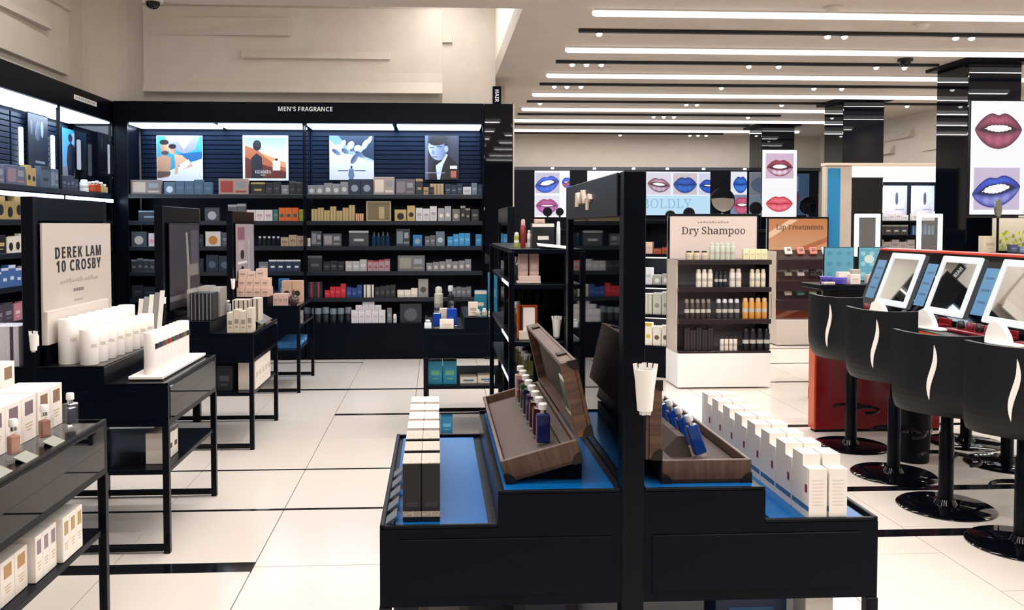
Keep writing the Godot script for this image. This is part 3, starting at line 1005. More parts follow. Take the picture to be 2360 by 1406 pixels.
	run("black bottle with blue foot", "third shelf, column bay", " from the corner", 1.31, 10.12, -0.748, -0.537, 4, [0.172, 0.167, 0.177], "1c3550", "1a1c22", "bottle", 0.06)
	run("black printed tall box", "third shelf, column bay", " from the corner", 1.31, 10.12, -0.467, -0.302, 1, [0.203], "2c3440", "6c7884", "set", 0.06)
	run("bright blue box", "third shelf, column bay", " from the corner", 1.31, 10.12, -0.271, -0.161, 1, [0.132], "2870a8", "7c98a0", "dot", 0.06)
	run("grey perfume box", "third shelf, column bay", " from the corner", 1.31, 10.12, -0.131, -0.010, 2, [0.117, 0.127], "54565c", "8a8c90", "band", 0.06)
	run("silver blue box", "third shelf, column bay", " from the corner", 1.31, 10.12, -0.005, 0.101, 1, [0.172], "5c6c7c", "a8b8c4", "dot", 0.06)
	run("sky blue box", "third shelf, column bay", " from the corner", 1.31, 10.12, 0.131, 0.399, 4, [0.112, 0.142, 0.152, 0.152], "2f85bc", "64a8d4", "band", 0.06)
	run("tall sky blue box", "third shelf, column bay", " from the corner", 1.31, 10.12, 0.460, 0.536, 1, [0.142], "2f85bc", "64a8d4", "band", 0.06)
	run("dark photo box", "fourth shelf, corner bay", " from the corner", 1.02, 10.12, -3.488, -3.216, 4, [0.142, 0.157, 0.147], "2c323c", "6c727c", "top", 0.06)
	run("copper box", "fourth shelf, corner bay", " from the corner", 1.02, 10.12, -3.206, -3.148, 1, [0.112], "a08878", "705c50", "band", 0.06)
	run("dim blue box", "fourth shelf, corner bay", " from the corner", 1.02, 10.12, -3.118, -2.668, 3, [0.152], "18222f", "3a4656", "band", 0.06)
	run("navy box with grey print", "fourth shelf, corner bay", " from the corner", 1.02, 10.12, -2.644, -2.359, 2, [0.193, 0.183], "1c2a3a", "4c5c6c", "dot", 0.06)
	run("ash box", "fourth shelf, corner bay", " from the corner", 1.02, 10.12, -2.044, -1.935, 1, [0.112], "6a6e74", "94989c", "band", 0.06)
	run("black box with white photograph", "fourth shelf, corner bay", " from the corner", 1.02, 10.12, -1.930, -1.564, 4, [0.137], "20304a", "d0d2d4", "top", 0.06)
	run("tall black box with clear lid", "fourth shelf, column bay", " from the corner", 1.02, 10.12, -1.485, -1.316, 1, [0.183], "262a32", "545a64", "top", 0.06)
	run("black perfume box", "fourth shelf, column bay", " from the corner", 1.02, 10.12, -1.306, -1.062, 3, [0.112, 0.122, 0.117], "191b22", "4a4c54", "band", 0.06)
	run("silver white box", "fourth shelf, column bay", " from the corner", 1.02, 10.12, -1.052, -0.803, 3, [0.117, 0.117, 0.137], "a8a6a8", "cacaca", "band", 0.06)
	run("red and white photo box", "fourth shelf, column bay", " from the corner", 1.02, 10.12, -0.798, -0.537, 4, [0.127, 0.122, 0.132, 0.142], "a08890", "a03c48", "top", 0.06)
	run("grey printed gift box", "fourth shelf, column bay", " from the corner", 1.02, 10.12, -0.452, -0.126, 1, [0.183], "65666a", "8c8a80", "set", 0.08)
	run("silver capital box", "fourth shelf, column bay", " from the corner", 1.02, 10.12, -0.115, 0.409, 7, [0.096, 0.106, 0.112, 0.137, 0.112, 0.122, 0.137], "77797e", "b9b8b4", "dot", 0.06)
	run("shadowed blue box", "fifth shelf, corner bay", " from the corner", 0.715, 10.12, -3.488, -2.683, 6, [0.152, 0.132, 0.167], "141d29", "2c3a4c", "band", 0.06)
	run("black frame box with red pair", "fifth shelf, column bay", " from the corner", 0.715, 10.12, -1.485, -1.316, 1, [0.183], "1c2430", "a02c3c", "stripe", 0.06)
	run("red perfume box", "fifth shelf, column bay", " from the corner", 0.715, 10.12, -1.291, -1.047, 4, [0.086, 0.127, 0.127, 0.162], "b4242e", "d04850", "band", 0.06)
	run("deep blue box", "fifth shelf, column bay", " from the corner", 0.715, 10.12, -1.042, -0.858, 3, [0.122, 0.112, 0.147], "1c3f7c", "3d64a4", "dot", 0.06)
	run("white box with black diagonal", "fifth shelf, column bay", " from the corner", 0.715, 10.12, -0.843, -0.723, 1, [0.147], "d6d0c8", "2a2a2a", "stripe", 0.06)
	run("black green box", "fifth shelf, column bay", " from the corner", 0.715, 10.12, -0.713, -0.472, 4, [0.122, 0.132, 0.142, 0.147], "22282c", "4c5248", "dot", 0.06)
	run("cream square box", "fifth shelf, column bay", " from the corner", 0.715, 10.12, -0.452, -0.216, 3, [0.086, 0.086, 0.106], "d8cfc4", "e6ded4", "band", 0.06)
	run("silver framed box", "fifth shelf, column bay", " from the corner", 0.715, 10.12, -0.211, -0.090, 1, [0.213], "8c8a88", "4c4238", "dot", 0.06)
	run("dim grey box", "fifth shelf, column bay", " from the corner", 0.715, 10.12, 0.177, 0.409, 4, [0.112, 0.122], "5c6066", "84888c", "band", 0.06)
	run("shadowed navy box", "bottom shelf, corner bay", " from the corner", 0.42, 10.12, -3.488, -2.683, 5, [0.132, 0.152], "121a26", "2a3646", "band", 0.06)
	run("dark glass jar", "bottom shelf, column bay", " from the corner", 0.42, 10.12, -1.415, -0.977, 5, [0.172, 0.183, 0.167], "20262e", "707c88", "jar", 0.07)
	run("white front row carton", "bottom shelf, column bay", " from the corner", 0.42, 10.08, -0.983, -0.590, 5, [0.152], "cbc6cc", "b4b0b8", "band", 0.05)
	run("blue and grey bottle", "bottom shelf, column bay", " from the corner", 0.42, 10.12, -0.658, -0.582, 1, [0.112], "35507c", "9aa4b4", "bottle", 0.05)
	run("ash grey box", "bottom shelf, column bay", " from the corner", 0.42, 10.12, -0.572, -0.517, 1, [0.172], "6c7078", "94989c", "band", 0.06)
	run("slim white bottle", "bottom shelf, column bay", " from the corner", 0.42, 10.12, -0.507, -0.457, 1, [0.101], "dcdce0", "e8e8ec", "can", 0.04)
	run("large black gift box", "bottom shelf, column bay", " from the corner", 0.42, 10.12, -0.427, -0.166, 1, [0.223], "23272f", "4c525c", "dot", 0.10)
	run("white carton in the second layer", "bottom shelf, column bay", " from the corner", 0.5735, 10.09, -0.934, -0.635, 4, [0.056], "cbc6cc", "b4b0b8", "band", 0.05)
	run("white carton in the top layer", "bottom shelf, column bay", " from the corner", 0.6300, 10.09, -0.855, -0.715, 2, [0.041], "cbc6cc", "b4b0b8", "band", 0.05)


func side_wall() -> void:
	bay("black shelving bay on the side wall, before the corner of the fragrance walls", Vector3(-3.65, 0, -9.375), 90, 1.35, 1)
	bay("black shelving bay on the side wall, further from the corner", Vector3(-3.65, 0, -7.95), 90, 1.5, 1)
	bay("black shelving bay on the side wall, mostly out of the picture", Vector3(-3.65, 0, -6.45), 90, 1.5, 1)
	var f := thing("fascia", "black fascia with a small white name plate over the side shelves", "shop fascia", Vector3(-3.66, 0, -7.9), 90)
	boxp(f, "board", Vector3(-2.15, 2.715, -0.06), Vector3(2.2, 2.95, 0.02), mats.laminate)
	boxp(f, "plate", Vector3(1.09, 2.822, 0.02), Vector3(1.66, 2.872, 0.03), mats.white)
	for k in 9:      # letters too blurred to read
		boxp(f, "blurred_letter", Vector3(1.13 + 0.055 * k, 2.836, 0.03), Vector3(1.13 + 0.055 * k + 0.026 + 0.006 * (k % 3), 2.858, 0.031), mat("ink_grey", "a4a4aa", 0.6), 0.0)
	for q in [[5.8, 8.68, "nearer"], [8.74, 9.98, "corner"]]:
		var s := thing("shelf_light", "glowing white light strip under the top shelf of the %s side bay" % q[2], "shelf light", Vector3(-3.635, 1.825, 0))
		boxp(s, "diffuser", Vector3(0, -0.02, -q[0]), Vector3(0.012, 0.02, -q[1]), glow("strip_glow", COOL, 3.0))
		area("lamp", Vector3(0.02, 0, -(q[0] + q[1]) / 2), Vector3(0, -90, 0), Vector2(q[1] - q[0], 0.04), COOL, 0.35, s)
	for q in [[8.885, 2.34, 0.19, 3.4, "bright upright light bar beside the blurred portrait"], [9.6, 2.33, 0.19, 3.0, "bright upright light bar beside the black side post"], [10.05, 2.35, 0.17, 0.6, "dim blue glowing bar added as a bar reflection beside the sky poster"], [10.06, 2.3, 0.17, 0.5, "dim blue glowing bar added as a bar reflection at the dark corner post"]]:  # the two dim bars are added glows standing for reflections in the cladding
		var s := thing("light_bar", q[4], "light bar", Vector3(-4.12, q[1], -q[0]) if q[0] < 10 else Vector3(-4.03 if q[0] < 10.055 else -3.69, q[1], -10.06))
		boxp(s, "tube", Vector3(-0.015, -q[2], -0.025), Vector3(0.02, q[2], 0.025), glow("bar_%s" % q[3], "dcebff", q[3]), 0.01)
		boxp(s, "clip", Vector3(-0.03, -q[2] - 0.02, -0.03), Vector3(0.01, -q[2], 0.03), mats.frame)
	var a := paper(120, 220, "2f86c4")
	blend(a, Rect2(0, 0, 120, 220), "3a94cf", "7fa6c8")
	disc(a, 90, 40, 34, 30, "9dc3e0")
	poly(a, [0, 180, 120, 150, 120, 220, 0, 220], "8a8496")
	poly(a, [38, 80, 60, 60, 84, 80, 88, 160, 76, 220, 40, 220, 30, 150], "1a2436")
	disc(a, 56, 40, 15, 20, "2b3446")
	disc(a, 100, 170, 8, 30, "283246")
	poster("tall sky blue poster of a man in dark clothes on the side wall", Vector3(-4.09, 2.36, -10.0), 90, 0.46, 0.53, printed("sky_man", a), mats.frame)
	var b := paper(120, 220, "16202e")
	disc(b, 60, 70, 18, 40, "5e6a7c", 0.1, "242e3e")
	disc(b, 84, 60, 8, 34, "8292a8")
	disc(b, 20, 60, 6, 30, "4a5668")
	boximg(b, 40, 190, 60, 10, "7a8492")
	var pb := poster("dark blurred portrait poster on the side wall", Vector3(-4.09, 2.42, -9.2), 90, 0.44, 0.56, printed("blurred", b), mats.frame)
	pb.set_meta("label", "dark blurred portrait poster between two upright light bars")
	# goods along the side wall: as far as the sign in front lets one see
	var top := "top shelf of the side wall"
	run_d("printed blue gift box", top, "", 1.905, -3.67, 7.3, 7.62, 1, [0.16], "59657c", "8c7f8e", "set")
	run_d("grey printed gift box", top, "", 1.905, -3.67, 7.64, 8.0, 1, [0.17], "56617a", "8f7680", "set")
	run_d("gold bottle box", top, " nearest the strip", 1.905, -3.67, 8.02, 8.2, 2, [0.19, 0.17], "b59a64", "1a1612", "dot")
	run_d("slate printed box", top, "", 1.905, -3.67, 8.3, 8.5, 1, [0.2], "475a70", "20242c", "top")
	run_d("blue grey gift box", top, "", 1.905, -3.67, 8.5, 8.68, 1, [0.19], "4f6680", "7f8b98", "set")
	run_d("dark slate box", top, " beside the post", 1.905, -3.67, 8.76, 9.15, 4, [0.14, 0.13, 0.15, 0.12], "2a3546", "5d6f86")
	run_d("white domed bottle", top, "", 1.905, -3.67, 9.3, 9.4, 1, [0.13], "f4f4f6", "f4f4f6", "can", 0.05)
	run_d("amber bottle", top, " near the corner", 1.905, -3.67, 9.45, 9.75, 3, [0.12, 0.13, 0.14], "b5491e", "d9dde2", "bottle", 0.05)
	run_d("pale gold bottle", top, " near the corner", 1.905, -3.67, 9.76, 9.96, 2, [0.13, 0.11], "b9a878", "d8d2bc", "bottle", 0.05)
	var w2 := "second shelf of the side wall"
	run_d("gold perfume box", w2, " towards the corner", 1.6, -3.67, 7.3, 8.1, 5, [0.17, 0.2, 0.16, 0.21, 0.19], "a8915c", "1c1712", "dot")
	run_d("blue grey box", w2, " beside the gold boxes", 1.6, -3.67, 8.12, 8.6, 3, [0.16, 0.15, 0.17], "3d4d62", "7f8ea0")
	run_d("dark box", w2, " near the corner", 1.6, -3.67, 8.76, 9.6, 5, [0.16, 0.18], "1d2634", "4a5a70")
	var w3 := "side wall's third shelf"
	run_d("black box", w3, "", 1.31, -3.67, 7.45, 7.62, 1, [0.16], "17181c", "b5a070")
	run_d("black dotted white box", w3, " by the sign post", 1.31, -3.67, 7.64, 8.14, 4, [0.14, 0.15, 0.17, 0.18], "ddd5ca", "2a2622", "dot")
	run_d("grey box", w3, " near the corner", 1.31, -3.67, 8.2, 9.6, 8, [0.15, 0.17, 0.14], "39404c", "8b919c")
	var w4 := "fourth shelf of the side wall"
	run_d("blue white box", w4, " by the sign post", 1.02, -3.67, 7.4, 7.9, 4, [0.14, 0.17, 0.19, 0.16], "4468a4", "c9d4e4", "top")
	run_d("ivory box", w4, " by the sign post", 1.02, -3.67, 7.92, 8.16, 2, [0.17, 0.15], "cfc2b6", "8d7f74")
	run_d("navy box", w4, " near the corner", 1.02, -3.67, 8.3, 9.6, 6, [0.15, 0.17], "1c2c48", "6f86a8")
	var w5 := "fifth shelf of the side wall"
	run_d("plum printed box", w5, " by the sign post", 0.715, -3.67, 7.4, 7.72, 2, [0.16, 0.17], "4a4252", "8a7f8e")
	run_d("pink box", w5, " by the sign post", 0.715, -3.67, 7.74, 8.0, 2, [0.15, 0.16], "b97f8e", "e2c6cc")
	run_d("olive yellow box", w5, "", 0.715, -3.67, 8.02, 8.2, 1, [0.18], "a3984c", "d8d0a0")


# ---------------------------------------------------------------- gondolas: stepped display tables round an upright spine
func gondola(label: String, xc: float, near: float, length := 0.95, tray := "tray_dark") -> Node3D:
	var t := thing("display_gondola", label, "display gondola", Vector3(xc, 0, -(near + length / 2)))
	var z := length / 2
	var step := PackedVector2Array([Vector2(-0.63, 0.605), Vector2(0.63, 0.605), Vector2(0.63, 0.8), Vector2(0.338, 0.8), Vector2(0.338, 0.884), Vector2(-0.338, 0.884), Vector2(-0.338, 0.8), Vector2(-0.63, 0.8)])
	part(t, "body", prism_mesh(step, -z + 0.004, z - 0.004), mats.laminate)
	for s in [-1, 1]:
		for k in [-1, 1]:
			boxp(t, "leg", Vector3(s * 0.632, 0, k * z), Vector3(s * 0.602, 0.604, k * (z - 0.03)), mats.frame)
			boxp(t, "end_panel", Vector3(s * 0.585, 0.63, k * (z - 0.004)), Vector3(s * 0.05, 0.775, k * (z + 0.001)), mats.laminate)
		boxp(t, "rail", Vector3(-0.6, 0.012, s * z), Vector3(0.6, 0.04, s * (z - 0.028)), mats.frame)
		boxp(t, "side_panel", Vector3(s * 0.632, 0.63, -z + 0.035), Vector3(s * 0.626, 0.79, z - 0.035), mats.gloss)
		# recessed trays with a raised rim
		boxp(t, "lower_tray", Vector3(s * 0.606, 0.8, -z + 0.03), Vector3(s * 0.36, 0.803, z - 0.03), mats[tray])
		boxp(t, "upper_tray", Vector3(s * 0.32, 0.884, -z + 0.02), Vector3(s * 0.04, 0.887, z - 0.02), mats[tray])
		boxp(t, "rim", Vector3(s * 0.63, 0.8, -z + 0.004), Vector3(s * 0.618, 0.812, z - 0.004), mats.frame)
		for k in [-1, 1]:
			boxp(t, "rim", Vector3(s * 0.63, 0.8, k * (z - 0.004)), Vector3(s * 0.338, 0.81, k * (z - 0.014)), mats.frame)
			boxp(t, "rim", Vector3(s * 0.338, 0.884, k * (z - 0.004)), Vector3(s * 0.03, 0.893, k * (z - 0.014)), mats.frame)
		boxp(t, "post", Vector3(-0.028, 0, s * z), Vector3(0.028, 1.685, s * (z - 0.05)), mats.frame)
		boxp(t, "acrylic_panel", Vector3(s * 0.012, 0.886, -z + 0.05), Vector3(s * 0.018, 1.575, z - 0.05), mats.gloss)
	boxp(t, "core", Vector3(-0.012, 0.886, -z + 0.05), Vector3(0.012, 1.575, z - 0.05), mats.matte_black)
	boxp(t, "header", Vector3(-0.027, 1.57, -z + 0.05), Vector3(0.027, 1.684, z - 0.05), mats.laminate, 0.003)
	boxp(t, "shelf", Vector3(-0.62, 0.372, -z + 0.02), Vector3(0.62, 0.395, z - 0.02), mats.laminate)
	return t


func holder(label: String, at: Vector3, tall := 0.024) -> void:   # a clear cup of white paper strips hung on a post
	var t := thing("tester_holder", label, "tester holder", at)
	part(t, "cup", lathe_mesh([Vector2(0, -0.045), Vector2(0.014, -0.045), Vector2(0.02, 0.03), Vector2(0.018, 0.03), Vector2(0.012, -0.042), Vector2(0, -0.042)], 14), mats.white)
	boxp(t, "clip", Vector3(-0.008, -0.03, -0.04), Vector3(0.008, 0.02, -0.012), mats.white)
	for k in 5:
		var p := boxp(t, "paper_strip", Vector3(-0.004, -0.04, -0.0006), Vector3(0.004, 0.034 + tall, 0.0006), mats.white, 0.0)
		p.position = Vector3(-0.012 + 0.006 * k, tall * 0.5 - 0.016, 0.006 * sin(k * 2.1))
		p.rotation_degrees.z = 8.0 - 4.0 * k


func gondolas() -> void:
	mat("tray_dark", "1a1a1d", 0.14, 0.0, 0.4)
	mat("tray_blue", "0a5a9c", 0.16, 0.0, 0.22)
	gondola("black stepped display table nearest the camera, holding white cartons and clear bottles", -1.89, 2.42)
	var b := gondola("black stepped display table holding rows of white tubes below a pale sign", -1.89, 4.12, 0.9)
	gondola("black stepped display table holding grey and ivory books of scent", -1.89, 6.02, 0.93)
	gondola("black stepped display table holding stacked peach cartons before the men's wall", -1.89, 8.06, 0.95)
	var isl := gondola("black stepped island with blue trays, wooden cases and a header board", 0.49, 2.12, 0.95, "tray_blue")
	var lg := Geo.new()      # the pale brush script mark, too blurred to read
	for q in [[-0.055, -0.03, -0.052, 0.032, 0.0085], [-0.05, 0.03, -0.032, -0.016, 0.008], [-0.032, -0.016, -0.012, 0.036, 0.0095], [-0.012, 0.036, 0.0, -0.02, 0.0085], [0.0, -0.014, 0.03, 0.012, 0.008], [0.03, 0.012, 0.034, -0.008, 0.008], [0.034, -0.008, 0.008, -0.014, 0.006], [0.016, -0.012, 0.014, -0.048, 0.0065]]:
		lg.tube([Vector3(q[0], q[1], 0), Vector3(q[2], q[3], 0)], q[4], 8)
	part(isl, "logo", lg.done(), mat("logo", "d8c4b4", 0.4), Vector3(-0.036, 1.632, -0.03), Vector3(0, -90, 0)).scale = Vector3(2.7, 0.72, 1.0)
	boxp(isl, "header_front", Vector3(-0.034, 1.575, -0.41), Vector3(-0.027, 1.684, 0.42), mat("header_board", "191d24", 0.4, 0.0, 0.3))
	holder("white cup of paper strips on the post beside the pale sign", Vector3(-1.853, 1.02, -4.085))
	holder("white cup of paper strips on the post of the table with books of scent", Vector3(-1.853, 1.02, -5.985))
	holder("white cup of paper strips on the post of the peach carton table", Vector3(-1.853, 1.02, -8.025))
	holder("white cup of paper strips on the near post of the island", Vector3(0.508, 1.16, -2.08), 0.02)
	protos_scale_last(1.35)
	# the pale sign with black capitals
	var s := thing("sign_board", "large pale beige sign with black capitals on a table spine", "sign", Vector3(-1.855, 0, -4.57), 90)
	boxp(s, "board", Vector3(-0.4, 0.985, 0.0), Vector3(0.455, 1.562, 0.012), mat("sign_pale", "bdb3ab", 0.12), 0.002)
	boxp(s, "ledge", Vector3(-0.4, 0.985, 0.012), Vector3(0.36, 1.145, 0.03), mat("sign_ledge", "cbc3bb", 0.3), 0.002)
	boxp(s, "stand", Vector3(-0.38, 0.884, 0.002), Vector3(0.43, 0.985, 0.02), mats.frame)
	var ink := mat("ink_black", "16161a", 0.5)
	part(s, "lettering", text_mesh("DEREK LAM", 0.077, false, true, 0.002, 5), ink, Vector3(0.02, 1.415, 0.013)).scale.x = 1.22
	part(s, "lettering", text_mesh("10 CROSBY", 0.077, false, true, 0.002, 5), ink, Vector3(0.02, 1.348, 0.013)).scale.x = 1.22
	var soft := mat("ink_soft", "9a8e86", 0.5)
	for k in 14:     # the small print is too blurred to read
		boxp(s, "fine_print", Vector3(-0.21 + 0.034 * k, 1.262 + 0.002 * (k % 3), 0.012), Vector3(-0.21 + 0.034 * k + 0.024, 1.274 + 0.004 * (k % 4), 0.0128), soft, 0.0)
	for k in 6:
		boxp(s, "fine_print", Vector3(-0.06 + 0.022 * k, 1.215, 0.012), Vector3(-0.06 + 0.022 * k + 0.016, 1.231, 0.0128), mat("ink_mid", "6a605a", 0.5), 0.0)
		boxp(s, "fine_print", Vector3(-0.05 + 0.018 * k, 1.165, 0.012), Vector3(-0.05 + 0.018 * k + 0.013, 1.176, 0.0128), soft, 0.0)


func protos_scale_last(k: float) -> void:   # the island's cup is a larger one
	get_node("tester_holder_003").scale = Vector3.ONE * k


func near_stock() -> void:
	# nearest table, lower tier
	var face := -1.415
	var w := "on the nearest table"
	run_d("white carton with violet window", w, " by its clear bottles", 0.803, face, 2.8, 3.13, 3, [0.155], "efe6dd", "7c6872", "window", 0.15)
	run_d("white carton with brown window", w, " by its far bottle", 0.803, face, 3.14, 3.345, 2, [0.155], "efe6dd", "8a6a54", "window", 0.16)
	run_d("white carton with brown window", "on the upper tier of the nearest table", " ", 0.888, -1.6, 3.16, 3.37, 2, [0.15], "efe6dd", "8a6a54", "window", 0.12)
	for q in [[3.262, "5a3d34", "1c2436", "clear bottle of dark blue scent at the far end of the nearest table"], [3.05, "8a4f3a", "1c2436", "clear bottle of rust brown scent between cartons on the nearest table"], [2.83, "b07a66", "1c2436", "clear bottle of rosy scent at the picture's edge on the nearest table"]]:
		var key := bottle(0.05, 0.135, 0.034, "12182c" if q[0] > 3.2 else q[1], "ece6e0", 0.18, 0.7)
		place(key, q[3], Vector3(-1.352, 0.803, -q[0]), 62)
	for q in [[3.0, "near the rusty bottle"], [2.8, "before the violet window cartons"], [2.63, "at the picture's edge"]]:
		var c := thing("price_card", "small grey tilted price card %s on the nearest table" % q[1], "price card", Vector3(-1.3, 0.803, -q[0]), 90)
		part(c, "card", box_mesh(Vector3(0.085, 0.002, 0.045), 0.0), mat("card_grey", "8b8a80", 0.5), Vector3(0, 0.014, 0), Vector3(24, 0, 0))
		part(c, "foot", box_mesh(Vector3(0.07, 0.012, 0.004), 0.0), mats.frame, Vector3(0, 0.006, -0.015))
	# nearest table, shelf below
	var low := "on the nearest table's lower shelf"
	run_d("white carton with amber window", low, " ", 0.396, -1.31, 2.56, 2.82, 3, [0.135], "efe6dd", "b98a54", "window", 0.14)
	run_d("white carton with mauve window", low, " ", 0.396, -1.29, 2.83, 2.985, 3, [0.15], "efe6dd", "8d7f8a", "window", 0.14)
	run_d("slim white carton with gold window", low, " ", 0.396, -1.275, 3.0, 3.165, 3, [0.152], "efe6dd", "b3965e", "window", 0.13)
	# table with the pale sign
	var u := "below the pale sign"
	tubes("tall white tube", u + " at the back", Vector3(-1.765, 0.888, -4.25), Vector3(-1.745, 0.888, -4.98), 8, 0.045, 0.215)
	tubes("short white tube", u + " in front", Vector3(-1.655, 0.888, -4.22), Vector3(-1.625, 0.888, -4.94), 8, 0.043, 0.168)
	var plinth := thing("display_plinth", "white raised tray under the banded white tubes", "display tray", Vector3(-1.395, 0.803, -4.62))
	boxp(plinth, "tray", Vector3(-0.085, 0.006, -0.39), Vector3(0.08, 0.022, 0.39), mats.white, 0.003)
	boxp(plinth, "base", Vector3(-0.08, 0, -0.38), Vector3(0.075, 0.006, 0.38), mat("base_grey", "55504a", 0.5))
	var bands := ["20202a", "2a3048", "6a4a30", "8a3028", "2c4a40", "5a3a58", "3a3a3a", "6a6030", "1c2030"]
	for i in 9:
		var t := thing("product_tube", "%s of nine white tubes with dark bands, from the camera end" % ORD[i], "toiletry", Vector3(-1.395, 0.825, -(4.31 + i * 0.0665)), 90, "white tubes with dark bands")
		part(t, "tube", lathe_mesh([Vector2(0, 0), Vector2(0.033, 0), Vector2(0.034, 0.003), Vector2(0.034, 0.198), Vector2(0.032, 0.202), Vector2(0, 0.202)], 20), mats.white_satin)
		boxp(t, "label", Vector3(-0.022, 0.125, 0.028), Vector3(0.022, 0.15, 0.0345), mat("band_" + bands[i], bands[i], 0.5), 0.0)
	var rack := thing("display_rack", "leaning rack of grey striped sample cards behind the white tubes", "card rack", Vector3(-1.62, 0.888, -5.0), 0)
	part(rack, "stand", box_mesh(Vector3(0.15, 0.2, 0.012), 0.001), mats.frame, Vector3(0, 0.12, -0.012), Vector3(-18, 0, 0))
	for k in 5:
		part(rack, "sample_card", box_mesh(Vector3(0.026, 0.2 + 0.012 * k, 0.004), 0.0), card(["cfc8c0", "8f8c8a", "d9d4cc", "7e7c7c", "d8d2ca"][k]), Vector3(-0.058 + 0.029 * k, 0.15 + 0.006 * k, 0.0), Vector3(-18, 0, 0))
	boxp(rack, "foot", Vector3(-0.07, 0, -0.03), Vector3(0.07, 0.04, 0.03), mats.frame)
	var st := "beyond the pale sign's post"
	for i in 2:
		place(carton(Vector3(0.13, 0.19, 0.16), "c8c2cc", "3c3d46", "stripe"), "%s grey striped white topped gift box beside the post of the pale sign" % ["outer", "inner"][i], Vector3(-2.16 + 0.14 * i, 0.888, -4.24))
	run_d("white carton with black capitals", "on the shelf below the banded tubes", " ", 0.396, -1.32, 4.24, 4.48, 3, [0.15, 0.15, 0.145], "e4dbd2", "2c2c30", "top", 0.085)
	# table with books of scent
	var bk := "on the third table"
	run("ivory book box", bk, " ", 0.803, 6.12, -1.46, -1.28, 4, [0.14, 0.16, 0.15, 0.17], "cfc3b4", "8f867a", "band", 0.1)
	run("tall ivory book box", bk, " behind", 0.803, 6.45, -1.5, -1.3, 3, [0.2, 0.2, 0.21], "c9bfb0", "1c1c20", "stripe", 0.14)
	run("black book box", bk + " beside the ivory ones", "", 0.888, 6.14, -1.72, -1.56, 3, [0.19], "1b1c22", "7f8288", "stripe", 0.16)
	run("grey topped box", bk, " on its upper tier", 0.888, 6.36, -1.8, -1.56, 3, [0.2, 0.22, 0.21], "8f8a86", "c8c0b8", "top", 0.2)
	run("small silver tester", bk, " by the panel", 0.888, 6.66, -1.78, -1.56, 4, [0.1, 0.13, 0.11], "b7b3b0", "e8e4e0", "bottle", 0.05)
	var slab := thing("price_stand", "slanted grey price stand at the aisle edge of the third table", "price stand", Vector3(-1.32, 0.803, -6.6), 90)
	part(slab, "plate", box_mesh(Vector3(0.4, 0.006, 0.11), 0.001), mat("slab_grey", "6e6a68", 0.3), Vector3(0, 0.05, 0), Vector3(30, 0, 0))
	boxp(slab, "foot", Vector3(-0.18, 0, -0.04), Vector3(0.18, 0.04, 0.0), mats.frame)
	var p3 := paper(100, 80, "2d2b35")
	poly(p3, [52, 8, 58, 8, 64, 40, 66, 80, 58, 80, 56, 40], "8d857e")
	boximg(p3, 70, 6, 26, 40, "4a4652")
	boximg(p3, 60, 40, 36, 12, "77706e")
	boximg(p3, 0, 68, 100, 5, "6c666a")
	poster("dark smoky poster on the spine of the third table", Vector3(-1.853, 1.26, -6.52), 90, 0.76, 0.6, printed("smoky", p3), mats.frame, 0.004)
	run_d("white carton", "on the shelf below the third table", " ", 0.396, -1.27, 6.14, 6.7, 5, [0.2], "e2d8ce", "c2b6aa", "band", 0.12)
	run("dark gift box", "on the shelf below the third table", " ", 0.396, 6.1, -1.75, -1.42, 3, [0.18, 0.17], "15181f", "39414e", "band", 0.2)
	# table with peach cartons
	var pk := "on the fourth table"
	run("peach carton in the bottom layer", pk, " ", 0.888, 8.14, -1.85, -1.55, 4, [0.085], "d9b6a6", "a98a7c", "band", 0.2)
	run("peach carton in the middle layer", pk, " ", 0.973, 8.16, -1.84, -1.56, 4, [0.085], "dcbbab", "a98a7c", "band", 0.18)
	run("peach carton in the top layer", pk, " ", 1.058, 8.18, -1.84, -1.6, 3, [0.08, 0.06, 0.09], "dfc1b2", "a98a7c", "band", 0.16)
	run("pink carton", pk, " on the lower tier", 0.803, 8.16, -1.52, -1.38, 3, [0.11], "d3b2a6", "b08f86", "band", 0.12)
	run("tan carton", pk + "'s lower tier", " ", 0.803, 8.5, -1.5, -1.3, 2, [0.21], "c8a58e", "2a2626", "dot", 0.12)
	run("blue carton", pk, " ", 0.803, 8.66, -1.56, -1.46, 1, [0.22], "1f64a8", "7fb0dc", "band", 0.08)
	var orb := thing("perfume_bottle", "round dark perfume bottle with pale base beside the pink cartons", "perfume bottle", Vector3(-1.335, 0.803, -8.2))
	part(orb, "glass", lathe_mesh([Vector2(0, 0), Vector2(0.028, 0.0), Vector2(0.05, 0.03), Vector2(0.05, 0.06), Vector2(0.034, 0.09), Vector2(0.012, 0.1), Vector2(0, 0.1)], 18), mat("orb", "4a3a3a", 0.08))
	part(orb, "cap", lathe_mesh([Vector2(0, 0), Vector2(0.014, 0), Vector2(0.012, 0.03), Vector2(0.004, 0.05), Vector2(0, 0.05)], 14), mat("orb_cap", "2a2426", 0.2), Vector3(0, 0.1, 0))
	var p4 := paper(60, 70, "a59aa0")
	boximg(p4, 6, 4, 22, 16, "8a5a70")
	boximg(p4, 8, 22, 18, 14, "b8a2ac")
	disc(p4, 20, 38, 6, 6, "2a2226")
	disc(p4, 20, 58, 5, 6, "2a2226")
	boximg(p4, 40, 20, 4, 40, "c0b4b4")
	boximg(p4, 6, 47, 30, 3, "e8e4ea")
	poster("lilac grey poster on the spine of the peach carton table", Vector3(-1.853, 1.3, -8.54), 90, 0.8, 0.53, printed("lilac", p4), mats.frame, 0.004)
	run_d("blue tray box", "on the shelf below the fourth table", " ", 0.396, -1.3, 8.2, 8.8, 3, [0.06], "2f6ca8", "9cc0dc", "band", 0.2)


